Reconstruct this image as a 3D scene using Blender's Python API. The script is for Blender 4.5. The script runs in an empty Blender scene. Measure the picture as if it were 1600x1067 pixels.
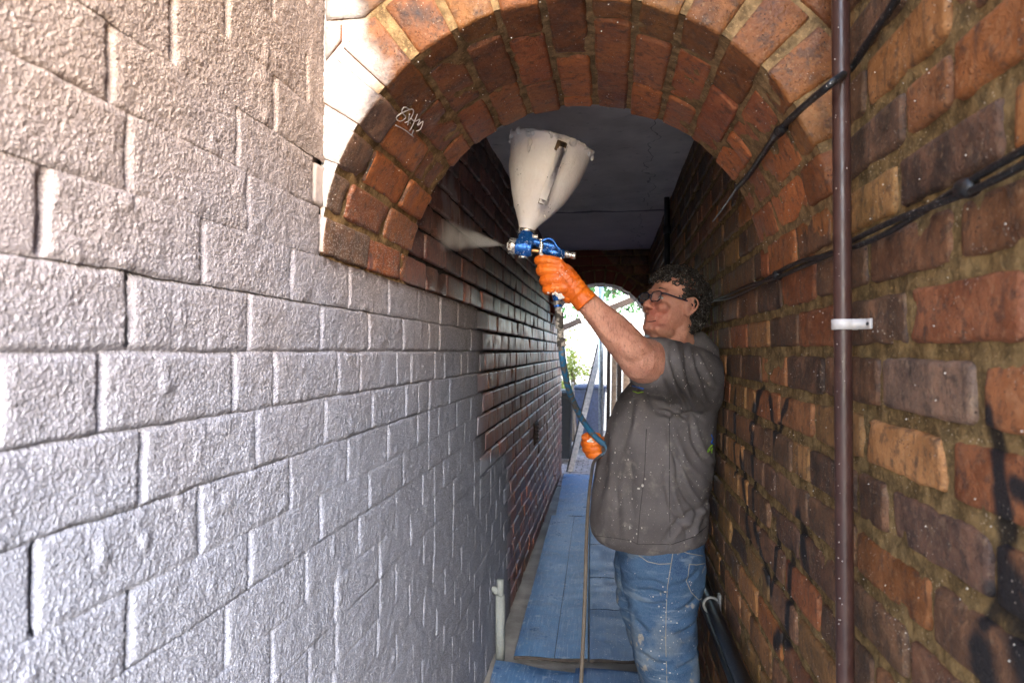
import bpy, math, random
import numpy as np
from mathutils import Vector, Matrix
from mathutils.bvhtree import BVHTree
random.seed(7); RNG = np.random.RandomState(7)
S = bpy.context.scene; COL = S.collection
CH = 0.086                     # brick course height
CZ = 16*CH                     # eye height of the camera
XL, XR = -0.516, 0.372         # faces of the two passage walls
CX, RAD, SPR = (XL+XR)/2, (XR-XL)/2, CZ+0.172   # barrel arch: axis, radius, springing height
A0, A1 = 1.18, 1.72            # near arch, front and back
B0, B1 = 6.2, 6.6              # far arch
CEIL = CZ+0.92
# ------------------------------------------------------------------ camera, light, exposure
YAW, PITCH = math.radians(8.0), math.radians(0.84)
cd = bpy.data.cameras.new('camera'); cam = bpy.data.objects.new('camera', cd); COL.objects.link(cam)
cam.location = (0, 0, CZ); cam.rotation_euler = (math.pi/2+PITCH, 0, YAW)
cd.sensor_width = 36; cd.lens = 24; cd.clip_start = 0.02; cd.clip_end = 500
cd.dof.use_dof = True; cd.dof.focus_distance = 1.9; cd.dof.aperture_fstop = 6.3
S.camera = cam
S.render.engine = 'CYCLES'
S.cycles.max_bounces = 8; S.cycles.diffuse_bounces = 5; S.cycles.transmission_bounces = 6; S.cycles.volume_bounces = 1
S.view_settings.view_transform = 'Standard'; S.view_settings.look = 'None'; S.view_settings.gamma = 1
S.view_settings.use_curve_mapping = False; S.view_settings.exposure = 3.25
SUN_EL, SUN_AZ = math.radians(24), math.radians(158)      # azimuth measured clockwise from +Y (the way the camera looks)
W = bpy.data.worlds.new('World'); S.world = W; W.use_nodes = True
wn = W.node_tree.nodes; sky = wn.new('ShaderNodeTexSky'); sky.sky_type = 'NISHITA'; sky.sun_disc = False
sky.sun_elevation = SUN_EL; sky.sun_rotation = SUN_AZ; sky.air_density = 1.0; sky.dust_density = 1.2
W.node_tree.links.new(sky.outputs[0], wn['Background'].inputs[0]); wn['Background'].inputs[1].default_value = 0.15
sd = bpy.data.lights.new('sun', 'SUN'); sd.energy = 0.72; sd.angle = math.radians(30); sd.color = (1, .97, .94)
sun = bpy.data.objects.new('sun', sd); COL.objects.link(sun)
sdir = Vector((math.sin(SUN_AZ)*math.cos(SUN_EL), math.cos(SUN_AZ)*math.cos(SUN_EL), math.sin(SUN_EL)))
sun.rotation_euler = sdir.to_track_quat('Z', 'Y').to_euler(); sun.location = (1, -3, 6)

# ------------------------------------------------------------------ helpers
CR = Matrix.Rotation(YAW, 3, 'Z') @ Matrix.Rotation(math.pi/2+PITCH, 3, 'X')
F = 1600*24/36
def ray(px, py): return (CR @ Vector(((px-800)/F, (533.5-py)/F, -1)))
def at(px, py, Y):
    d = ray(px, py); t = Y/d.y; return Vector((d.x*t, Y, CZ+d.z*t))
def atx(px, py, X):
    d = ray(px, py); t = X/d.x; return Vector((X, d.y*t, CZ+d.z*t))
def atz(px, py, z):
    d = ray(px, py); t = (z-CZ)/d.z; return Vector((d.x*t, d.y*t, z))
def pxm(Y): return F/(Y*.99+.03)
ICR = CR.transposed()
def proj(P):
    P = (np.asarray(P, float)-np.array([0, 0, CZ])) @ np.array(CR)
    z = np.maximum(-P[..., 2], 1e-3); return 800+F*P[..., 0]/z, 533.5-F*P[..., 1]/z, -P[..., 2]

def hsh(a, b, c, s):
    h = (a.astype(np.int64)*374761393+b.astype(np.int64)*668265263+c.astype(np.int64)*2147483647+s*1274126177) & 0xffffffff
    h = ((h ^ (h >> 13))*1274126177) & 0xffffffff; h = h ^ (h >> 16)
    return (h & 0xffffff)/float(0xffffff)
def vn(P, sc, seed=0):
    P = np.asarray(P, float)*sc; I = np.floor(P); f = P-I; f = f*f*(3-2*f); I = I.astype(np.int64); r = 0
    for dx in (0, 1):
        for dy in (0, 1):
            for dz in (0, 1):
                w = (f[..., 0] if dx else 1-f[..., 0])*(f[..., 1] if dy else 1-f[..., 1])*(f[..., 2] if dz else 1-f[..., 2])
                r = r+w*hsh(I[..., 0]+dx, I[..., 1]+dy, I[..., 2]+dz, seed)
    return r*2-1
def fbm(P, sc, seed=0, o=3): return sum(vn(P, sc*2**i, seed+i)*.5**i for i in range(o))

def link(name, me, mat=None, parent=None, smooth=False, label=None, cat=None, group=None, kind=None):
    o = bpy.data.objects.new(name, me); COL.objects.link(o)
    if me is not None and mat is not None:
        for m in (mat if isinstance(mat, (list, tuple)) else [mat]): me.materials.append(m)
    if smooth and me is not None: me.polygons.foreach_set('use_smooth', [True]*len(me.polygons))
    if parent is not None: o.parent = parent
    if label: o['label'] = label
    if cat: o['category'] = cat
    if group: o['group'] = group
    if kind: o['kind'] = kind
    return o
def thing(name, label, cat, loc=(0, 0, 0), group=None):
    o = link(name, None, label=label, cat=cat, group=group); o.location = loc; o.empty_display_size = .1
    o['_l'] = 1; del o['_l']; return o
def child(o, parent):          # keep world coordinates although the parent's empty stands at its base
    o.parent = parent; o.matrix_parent_inverse = Matrix.Translation(-parent.location); return o
def part(name, geo, mat, parent, smooth=True, **k):
    o = link(name, mesh(name, *geo) if isinstance(geo, tuple) else geo, mat, None, smooth, **k)
    if parent is not None:
        if parent.type == 'EMPTY' and parent.parent is None: child(o, parent)
        else: o.parent = parent
    return o
def mesh(name, V, Fc, tint=None):
    me = bpy.data.meshes.new(name); V = np.asarray(V, float)
    me.from_pydata([tuple(v) for v in V.tolist()], [], Fc)
    if tint is not None:
        a = me.color_attributes.new('tint', 'FLOAT_COLOR', 'POINT')
        t = np.asarray(tint, float)
        if t.ndim == 1: t = np.tile(t, (len(V), 1))
        a.data.foreach_set('color', np.c_[t[:, :3], np.ones(len(V))].ravel())
    me.update(); return me
def merge(gs):
    V = []; Fc = []; n = 0
    for v, f in gs:
        V.append(np.asarray(v, float)); Fc += [tuple(i+n for i in q) for q in f]; n += len(v)
    return np.concatenate(V), Fc
def box(x0, x1, y0, y1, z0, z1):
    V = [(x, y, z) for x in (x0, x1) for y in (y0, y1) for z in (z0, z1)]
    return V, [(0, 1, 3, 2), (4, 6, 7, 5), (0, 4, 5, 1), (2, 3, 7, 6), (0, 2, 6, 4), (1, 5, 7, 3)]
def bevbox(c, h, M=None, b=.15):
    """box with chamfered edges: centre c, half sizes h, rotation M"""
    h = np.array(h, float); e = min(h)*b; P = []
    for sx in (-1, 1):
        for sy in (-1, 1):
            for sz in (-1, 1):
                s = np.array((sx, sy, sz))
                for a in range(3):
                    q = s*h; 
                    q = s*(h-e); q[a] = s[a]*h[a]; P.append(q)
    P = np.array(P); idx = lambda sx, sy, sz, a: (((sx > 0)*2+(sy > 0))*2+(sz > 0))*3+a
    Fc = []
    for a in range(3):
        o = [i for i in range(3) if i != a]
        for s in (-1, 1):
            q = []
            for (p, r) in ((-1, -1), (1, -1), (1, 1), (-1, 1)):
                t = [0, 0, 0]; t[a] = s; t[o[0]] = p; t[o[1]] = r; q.append(idx(*t, a))
            Fc.append(tuple(q))
    for a in range(3):           # edges along axis a
        o = [i for i in range(3) if i != a]
        for p in (-1, 1):
            for r in (-1, 1):
                t0 = [0, 0, 0]; t0[o[0]] = p; t0[o[1]] = r; t1 = list(t0); t0[a] = -1; t1[a] = 1
                Fc.append((idx(*t0, o[0]), idx(*t1, o[0]), idx(*t1, o[1]), idx(*t0, o[1])))
    for sx in (-1, 1):
        for sy in (-1, 1):
            for sz in (-1, 1): Fc.append((idx(sx, sy, sz, 0), idx(sx, sy, sz, 1), idx(sx, sy, sz, 2)))
    if M is not None: P = P @ np.array(M).T
    return P+np.array(c), Fc
def frames(P):
    P = [Vector(p) for p in P]; T = []
    for i in range(len(P)):
        T.append((P[min(i+1, len(P)-1)]-P[max(i-1, 0)]).normalized())
    up = Vector((0, 0, 1)) if abs(T[0].z) < .9 else Vector((0, 1, 0))
    n = (up-T[0]*up.dot(T[0])).normalized(); out = []
    for t in T:
        n = (n-t*n.dot(t)).normalized(); out.append((n, t.cross(n)))
    return out
def tube(P, R, seg=10, cap=True, ell=1.0):
    if not hasattr(R, '__len__'): R = [R]*len(P)
    fr = frames(P); V = []; Fc = []
    for p, r, (n, b) in zip(P, R, fr):
        for k in range(seg):
            a = 2*math.pi*k/seg; V.append(Vector(p)+n*(r*math.cos(a))+b*(r*ell*math.sin(a)))
    for i in range(len(P)-1):
        for k in range(seg):
            k2 = (k+1) % seg; Fc.append((i*seg+k, i*seg+k2, (i+1)*seg+k2, (i+1)*seg+k))
    if cap:
        Fc.append(tuple(range(seg))[::-1]); Fc.append(tuple((len(P)-1)*seg+k for k in range(seg)))
    return np.array([tuple(v) for v in V]), Fc
def rtube(P, R, seg=14):       # capsule: tube with rounded ends
    P = [Vector(p) for p in P]
    if not hasattr(R, '__len__'): R = [R]*len(P)
    d0 = (P[0]-P[1]).normalized(); d1 = (P[-1]-P[-2]).normalized(); pre = []; post = []
    for a in (80, 55, 28):
        a = math.radians(a); pre.append((P[0]+d0*R[0]*math.sin(a), R[0]*math.cos(a)))
        post.insert(0, (P[-1]+d1*R[-1]*math.sin(a), R[-1]*math.cos(a)))
    L = pre+list(zip(P, R))+post
    return tube([l[0] for l in L], [l[1] for l in L], seg)
def spline(P, n=8):
    P = [Vector(p) for p in P]; o = []
    for i in range(len(P)-1):
        a, b, c, d = P[max(i-1, 0)], P[i], P[i+1], P[min(i+2, len(P)-1)]
        for k in range(n):
            t = k/n; o.append(.5*((2*b)+(c-a)*t+(2*a-5*b+4*c-d)*t*t+(3*b-a-3*c+d)*t**3))
    o.append(P[-1]); return o
def ellip(c, r, M=None, n=14):
    V = []; Fc = []
    for i in range(n+1):
        th = math.pi*(i+.0)/n if 0 < i < n else (0.02 if i == 0 else math.pi-.02)
        for k in range(2*n):
            a = math.pi*k/n; V.append((r[0]*math.sin(th)*math.cos(a), r[1]*math.sin(th)*math.sin(a), r[2]*math.cos(th)))
    m = 2*n
    for i in range(n):
        for k in range(m):
            k2 = (k+1) % m; Fc.append((i*m+k, (i+1)*m+k, (i+1)*m+k2, i*m+k2))
    Fc.append(tuple(range(m))); Fc.append(tuple(n*m+k for k in range(m))[::-1])
    V = np.array(V)
    if M is not None: V = V @ np.array(M).T
    return V+np.array(c), Fc
def loft(rings, seg=32, ex=2.3):
    """rings: (cx, cy, z, half x, half y)"""
    V = []; Fc = []
    for (cx, cy, z, a, b) in rings:
        for k in range(seg):
            t = 2*math.pi*k/seg; c, s = math.cos(t), math.sin(t)
            V.append((cx+a*math.copysign(abs(c)**(2/ex), c), cy+b*math.copysign(abs(s)**(2/ex), s), z))
    for i in range(len(rings)-1):
        for k in range(seg):
            k2 = (k+1) % seg; Fc.append((i*seg+k, i*seg+k2, (i+1)*seg+k2, (i+1)*seg+k))
    Fc.append(tuple(range(seg))[::-1]); Fc.append(tuple((len(rings)-1)*seg+k for k in range(seg)))
    return np.array(V), Fc
def fuse(geos, vox, sm=6):
    V, Fc = merge(geos); me = mesh('tmp', V, Fc)
    o = bpy.data.objects.new('tmp', me); COL.objects.link(o)
    m = o.modifiers.new('r', 'REMESH'); m.mode = 'VOXEL'; m.voxel_size = vox
    if sm:
        s = o.modifiers.new('s', 'SMOOTH'); s.iterations = sm; s.factor = .5
    dg = bpy.context.evaluated_depsgraph_get(); out = bpy.data.meshes.new_from_object(o.evaluated_get(dg))
    bpy.data.objects.remove(o); bpy.data.meshes.remove(me); return out
def mverts(me):
    a = np.empty(len(me.vertices)*3); me.vertices.foreach_get('co', a)
    n = np.empty(len(me.vertices)*3); me.vertices.foreach_get('normal', n); return a.reshape(-1, 3), n.reshape(-1, 3)
def msets(me, V): me.vertices.foreach_set('co', V.ravel()); me.update()

# ------------------------------------------------------------------ materials
class M_:
    def __init__(s, name):
        s.m = bpy.data.materials.new(name); s.m.use_nodes = True; s.t = s.m.node_tree; s.N = s.t.nodes
        s.b = s.N['Principled BSDF']; s.pos = s.N.new('ShaderNodeNewGeometry').outputs['Position']
    def put(s, sock, v):
        if hasattr(v, 'is_output') or hasattr(v, 'links'): s.t.links.new(v, sock)
        else:
            if sock.type == 'RGBA': v = (v, v, v, 1) if isinstance(v, (int, float)) else (*v[:3], 1)
            sock.default_value = v
    def math(s, op, a, b=None, c=None, clamp=False):
        n = s.N.new('ShaderNodeMath'); n.operation = op; n.use_clamp = clamp
        for i, v in enumerate((a, b, c)):
            if v is not None: s.put(n.inputs[i], v)
        return n.outputs[0]
    def noise(s, scale, detail=4, rough=.55, vec=None, w=None, dist=0):
        n = s.N.new('ShaderNodeTexNoise'); n.inputs['Scale'].default_value = scale; n.inputs['Detail'].default_value = detail
        n.inputs['Roughness'].default_value = rough; n.inputs['Distortion'].default_value = dist
        s.t.links.new(vec or s.pos, n.inputs['Vector']); return n.outputs[0]
    def vor(s, scale, feat='F1', vec=None, rnd=1):
        n = s.N.new('ShaderNodeTexVoronoi'); n.feature = feat; n.inputs['Scale'].default_value = scale; n.inputs['Randomness'].default_value = rnd
        s.t.links.new(vec or s.pos, n.inputs['Vector']); return n.outputs['Distance']
    def rng(s, v, a, b, c=0., d=1., smooth=True):
        n = s.N.new('ShaderNodeMapRange'); n.interpolation_type = 'SMOOTHSTEP' if smooth else 'LINEAR'
        s.put(n.inputs[0], v)
        for i, q in enumerate((a, b, c, d)): s.put(n.inputs[i+1], q)
        return n.outputs[0]
    def mix(s, f, a, b, mode='MIX'):
        n = s.N.new('ShaderNodeMix'); n.data_type = 'RGBA'; n.blend_type = mode; n.clamp_factor = True
        s.put(n.inputs[0], f); s.put(n.inputs[6], a); s.put(n.inputs[7], b); return n.outputs[2]
    def vscale(s, k, vec=None):
        n = s.N.new('ShaderNodeVectorMath'); n.operation = 'MULTIPLY'; s.t.links.new(vec or s.pos, n.inputs[0]); n.inputs[1].default_value = k
        return n.outputs[0]
    def sep(s, vec=None):
        n = s.N.new('ShaderNodeSeparateXYZ'); s.t.links.new(vec or s.pos, n.inputs[0]); return n.outputs
    def nrm(s):
        n = s.N.new('ShaderNodeNewGeometry'); return s.sep(n.outputs['True Normal'])
    def attr(s, nm='tint'):
        n = s.N.new('ShaderNodeAttribute'); n.attribute_name = nm; return n.outputs['Color']
    def bump(s, h, dist=.002, st=1., prev=None):
        n = s.N.new('ShaderNodeBump'); n.inputs['Strength'].default_value = st; n.inputs['Distance'].default_value = dist
        s.put(n.inputs['Height'], h)
        if prev is not None: s.t.links.new(prev, n.inputs['Normal'])
        return n.outputs[0]
    def out(s, col, rough=.7, metal=0., bump=None, spec=.5, **k):
        s.put(s.b.inputs['Base Color'], col); s.put(s.b.inputs['Roughness'], rough); s.put(s.b.inputs['Metallic'], metal)
        s.put(s.b.inputs['Specular IOR Level'], spec)
        if bump is not None: s.t.links.new(bump, s.b.inputs['Normal'])
        for a, v in k.items(): s.put(s.b.inputs[a], v)
        return s.m
def simple(name, col, rough=.5, metal=0., var=.25, scale=30, bump=.0006, spec=.5, **k):
    m = M_(name); n = m.noise(scale, 5)
    c = m.mix(m.rng(n, .3, .7), tuple(x*(1-var) for x in col), tuple(min(x*(1+var), 1) for x in col))
    return m.out(c, m.rng(m.noise(scale*2.3), .3, .7, max(rough-.1, 0), min(rough+.12, 1)), metal, m.bump(m.noise(scale*6), bump), spec, **k)
def splat(m, col, scale=70, thr=.13, amount=.5, pc=(.75, .7, .66)):
    """paint flecks of different sizes on a dirty surface"""
    v = m.vor(scale); f = m.rng(v, thr, thr*.7); g = m.rng(m.noise(scale*.31, 2), .62-amount*.2, .66-amount*.2)
    v2 = m.vor(scale*.37, vec=m.vscale((1, 1, .7))); f2 = m.rng(v2, thr*.6, thr*.4); g2 = m.rng(m.noise(scale*.17, 2), .55, .6)
    k = m.math('MAXIMUM', m.math('MULTIPLY', f, g), m.math('MULTIPLY', f2, g2))
    return m.mix(k, col, pc), k
def seg2(m, u, v, ax, ay, bx, by, w):
    """mask of a painted stroke from a to b, w wide"""
    dx, dy = bx-ax, by-ay; L = dx*dx+dy*dy
    pu = m.math('SUBTRACT', u, ax); pv = m.math('SUBTRACT', v, ay)
    t = m.math('MULTIPLY', m.math('ADD', m.math('MULTIPLY', pu, dx), m.math('MULTIPLY', pv, dy)), 1/L, clamp=True)
    eu = m.math('SUBTRACT', pu, m.math('MULTIPLY', t, dx)); ev = m.math('SUBTRACT', pv, m.math('MULTIPLY', t, dy))
    d = m.math('SQRT', m.math('ADD', m.math('MULTIPLY', eu, eu), m.math('MULTIPLY', ev, ev)))
    return m.rng(d, w*1.75, w*.6)
COATC = (.74, .70, .71)
def brick_mat(name, mode):
    m = M_(name); t = m.attr(); x, y, z = m.sep()
    h = m.math('SUBTRACT', z, CZ)
    n1 = m.noise(14, 5, .6); n2 = m.noise(60, 4, .6); n3 = m.noise(5, 3)
    st = m.noise(1, 4, .6, vec=m.vscale((70, 70, 9)) if mode != 'arch' else m.vscale((50, 50, 50)))
    c = m.mix(m.rng(n1, .3, .72), m.mix(1., t, (.5, .45, .45), 'MULTIPLY'), m.mix(.35, t, (.46, .2, .09)))
    c = m.mix(m.rng(n2, .35, .75, 0, .6), c, m.mix(1., t, (.62, .58, .58), 'MULTIPLY'))
    c = m.mix(m.rng(st, .5, .72, 0, .5), c, (.05, .036, .03))
    c = m.mix(m.rng(m.noise(31, 5, .7), .56, .7, 0, .5), c, m.mix(.5, t, (.42, .27, .15)))
    pits = m.rng(m.vor(160), .28, .1); pm = m.rng(m.noise(22), .5, .62)
    c = m.mix(m.math('MULTIPLY', pits, pm), c, (.03, .022, .018))
    c = m.mix(m.rng(m.noise(48, 4, .7), .52, .64, 0, .55), c, (.045, .034, .028)); c = m.mix(m.rng(m.noise(110, 4, .7), .55, .66, 0, .5), c, m.mix(.5, t, (.40, .26, .15)))
    hgt = m.math('ADD', m.math('MULTIPLY', n2, .8), m.math('MULTIPLY', m.noise(240, 3), .25))
    hgt = m.math('SUBTRACT', hgt, m.math('MULTIPLY', pits, .25)); rough = m.rng(n1, .3, .7, .55, .85)
    if mode == 'left':
        # bricks glazed with soot further in, coated nearer; the coat's edge wanders
        k = coatmask(m, y, h)
        fleck = m.math('MULTIPLY', m.rng(m.vor(190), .22, .12), m.rng(y, 2.4, 4.2, 1., .1))
        patch = m.math('MULTIPLY', m.rng(m.math('ADD', m.math('MULTIPLY', m.math('ABSOLUTE', m.math('ADD', m.math('SUBTRACT', h, .52), m.math('MULTIPLY', m.math('SUBTRACT', y, 2.2), .12))), 5), m.math('MULTIPLY', m.math('ABSOLUTE', m.math('SUBTRACT', y, 2.2)), 1.5)), 1.0, .1), m.rng(m.noise(9, 4), .42, .6))
        c = m.mix(m.math('MULTIPLY', patch, .5), c, (.5, .48, .48))
        c = m.mix(m.math('MULTIPLY', fleck, m.rng(m.noise(40), .5, .6)), c, COATC)
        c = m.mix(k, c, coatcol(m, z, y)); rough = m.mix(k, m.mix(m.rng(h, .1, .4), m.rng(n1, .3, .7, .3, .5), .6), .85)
    if mode == 'right':
        gr = None
        def S(*a):
            nonlocal gr
            q = seg2(m, y2, h2, *a); gr = q if gr is None else m.math('MAXIMUM', gr, q)
        wv = m.math('MULTIPLY', m.math('SUBTRACT', m.noise(9, 2), .5), .05); y2 = m.math('ADD', y, wv); h2 = m.math('ADD', h, wv)
        for a in GRAF: S(*a)
        gr = m.math('MULTIPLY', gr, m.rng(m.noise(34, 4), .3, .45, .75, .97))
        c = m.mix(gr, c, (.012, .012, .014))
        moss = m.math('MULTIPLY', m.rng(m.math('ABSOLUTE', m.math('SUBTRACT', y, 2.75)), .55, .1), m.rng(m.noise(1, 4, vec=m.vscale((30, 30, 8))), .48, .62))
        c = m.mix(m.math('MULTIPLY', moss, m.rng(m.math('ABSOLUTE', m.math('SUBTRACT', h, .05)), .4, .1)), c, (.20, .21, .05))
        c = m.mix(m.math('MULTIPLY', m.rng(m.vor(150), .17, .1), m.rng(m.noise(11, 3), .5, .62)), c, (.6, .52, .42))
    if mode == 'arch':
        ny = m.nrm()[1]; face = m.rng(ny, -.5, -.8)
        soot = m.math('MULTIPLY', m.rng(m.noise(7, 4), .5, .66), m.rng(x, -.2, -.34))
        c = m.mix(m.math('MULTIPLY', soot, face), c, (.03, .03, .034))
        edge = m.math('ADD', m.math('MULTIPLY', m.noise(9, 4), .17), -.535)
        wp = m.math('MULTIPLY', m.rng(m.math('SUBTRACT', x, edge), .05, -.01), m.rng(y, A0+.035, A0+.015))
        lw = m.math('MULTIPLY', m.rng(m.vor(210), .42, .2), m.rng(m.math('ADD', h, m.math('MULTIPLY', m.noise(12), .12)), .50, .2))
        dust = m.math('MULTIPLY', m.math('MULTIPLY', lw, m.rng(x, -.25, -.44)), m.rng(y, 2.5, 2.))
        c = m.mix(m.math('MULTIPLY', dust, .55), c, (.6, .57, .55))
        c = m.mix(m.math('MULTIPLY', m.math('MULTIPLY', wp, face), .95), c, (.44, .40, .38))
        c = m.mix(m.math('MULTIPLY', m.rng(m.vor(170), .13, .08), m.rng(m.noise(8, 3), .54, .62)), c, (.6, .52, .42))
        rough = m.rng(n1, .3, .7, .42, .7)
        red = m.math('MULTIPLY', m.rng(y, 5, 5.5), m.rng(m.math('ADD', m.math('MULTIPLY', x, 1.), m.math('MULTIPLY', m.math('SUBTRACT', h, .78), .9)), .06, .04))
        c = m.mix(m.math('MULTIPLY', red, .8), c, (.19, .03, .012))
    b = m.bump(hgt, .0045 if mode != 'left' else .002, .9)
    return m.out(c, rough, 0, b, .7 if mode == 'left' else .4)
def coatmask(m, y, h):
    nz = m.math('SUBTRACT', m.noise(6, 4), .5); nf = m.math('SUBTRACT', m.noise(45, 3), .5)
    yb = m.rng(h, -.42, -.55, 2.75, 3.55); yb = m.math('ADD', yb, m.math('MULTIPLY', nz, .25))
    a = m.rng(m.math('SUBTRACT', y, yb), .22, -.22)
    top = m.rng(m.math('ADD', h, m.math('MULTIPLY', nf, .03)), .178, .150)
    near = m.rng(y, A0+.02, A0-.004)
    return m.math('MULTIPLY', m.math('MAXIMUM', top, near), a)
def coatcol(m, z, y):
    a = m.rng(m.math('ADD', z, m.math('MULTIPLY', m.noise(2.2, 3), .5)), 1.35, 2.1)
    c = m.mix(a, (.345, .385, .50), (.45, .35, .295))  # bluish light below and warm light above, put into the coat's tint
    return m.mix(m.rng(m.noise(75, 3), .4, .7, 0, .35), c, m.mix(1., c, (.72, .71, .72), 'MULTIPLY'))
# strokes of black spray paint on the right wall: (y, h) to (y, h), width
def _g(*p):
    o = []
    for (x0, y0, x1, y1, w) in p: a, b = atx(x0, y0, XR), atx(x1, y1, XR); o.append((a.y, a.z-CZ, b.y, b.z-CZ, w))
    return o
GRAF = _g((1545, 655, 1566, 800, .010), (1560, 780, 1572, 900, .012), (1580, 760, 1640, 800, .010), (1570, 900, 1610, 960, .022), (1550, 920, 1530, 960, .010), (1585, 960, 1620, 1080, .026), (1530, 1010, 1545, 1090, .020), (1545, 930, 1600, 940, .014))+[(1.50, -.11, 1.62, -.20, .012), (1.62, -.20, 1.66, -.11, .012), (1.75, -.10, 1.88, -.20, .013), (2.1, -.12, 2.1, -.36, .013), (2.3, -.12, 2.3, -.34, .014),
        (1.86, -.22, 1.84, -.45, .013), (1.84, -.45, 1.66, -.56, .014), (1.66, -.56, 1.60, -.42, .013), (1.42, -.33, 1.36, -.42, .02), (1.62, -.66, 1.52, -.60, .02), (1.52, -.6, 1.48, -.42, .014), (2.0, -.30, 1.92, -.5, .014)]
MB_L, MB_R, MB_A = brick_mat('left_brick', 'left'), brick_mat('right_brick', 'right'), brick_mat('arch_brick', 'arch')
def coat_mat():
    m = M_('sprayed_coat'); x, y, z = m.sep(); h = m.math('SUBTRACT', z, CZ)
    k = coatmask(m, y, h)
    thin = m.math('MULTIPLY', m.rng(y, .9, 2.4, 0., .72), m.rng(m.noise(230, 2), .42, .62))  # sparser coat further in, darkened also to paint the light's falloff
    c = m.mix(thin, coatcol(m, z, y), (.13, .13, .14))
    c = m.mix(m.math('SUBTRACT', 1., k), c, (.075, .045, .036))
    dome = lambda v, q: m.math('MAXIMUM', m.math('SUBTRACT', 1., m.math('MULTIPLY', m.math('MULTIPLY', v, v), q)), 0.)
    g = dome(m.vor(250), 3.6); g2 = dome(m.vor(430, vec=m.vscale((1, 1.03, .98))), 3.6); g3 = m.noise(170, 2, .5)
    hg = m.math('ADD', m.math('MULTIPLY', g, .6), m.math('MULTIPLY', g2, .35)); hg = m.math('ADD', hg, m.math('MULTIPLY', g3, .5)); c = m.mix(m.rng(m.math('ADD', g, m.math('MULTIPLY', g2, .6)), .5, .1, 0, .45), c, m.mix(1., c, (.42, .40, .42), 'MULTIPLY'))  # gaps between grains darkened in the colour, standing in for their shade
    return m.out(c, .85, 0, m.bump(hg, .0016, 1.), .3)
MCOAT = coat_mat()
def mortar_mat(name, col, mode=''):
    m = M_(name); x, y, z = m.sep(); h = m.math('SUBTRACT', z, CZ)
    n = m.noise(38, 5, .65); g = m.noise(190, 3, .7)
    c = m.mix(m.rng(n, .35, .68), tuple(v*.45 for v in col), tuple(v*1.2 for v in col)); c = m.mix(m.rng(g, .55, .7, 0, .7), c, tuple(v*1.7 for v in col))
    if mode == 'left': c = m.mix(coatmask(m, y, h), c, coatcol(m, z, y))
    if mode == 'right':
        gr = None; wv = m.math('MULTIPLY', m.math('SUBTRACT', m.noise(9, 2), .5), .05); y2 = m.math('ADD', y, wv); h2 = m.math('ADD', h, wv)
        for a in GRAF: q = seg2(m, y2, h2, *a); gr = q if gr is None else m.math('MAXIMUM', gr, q)
        c = m.mix(m.math('MULTIPLY', gr, m.rng(m.noise(34, 4), .3, .5, .5, .9)), c, (.014, .014, .015))
        c = m.mix(m.math('MULTIPLY', m.rng(m.vor(170), .2, .1), m.rng(m.noise(14, 3), .46, .6)), c, (.62, .5, .36))
    if mode == 'arch':
        face = m.rng(m.nrm()[1], -.5, -.8)
        edge = m.math('ADD', m.math('MULTIPLY', m.noise(9, 4), .17), -.535)
        c = m.mix(m.math('MULTIPLY', m.rng(m.math('SUBTRACT', x, edge), .045, -.02), face), c, (.5, .47, .45))
    return m.out(c, .93, 0, m.bump(m.math('ADD', n, m.math('MULTIPLY', g, .6)), .005, 1.), .2)
MM_L, MM_R, MM_A = mortar_mat('left_mortar', (.045, .04, .038), 'left'), mortar_mat('right_mortar', (.24, .16, .07), 'right'), mortar_mat('arch_mortar', (.30, .19, .09), 'arch')

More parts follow.
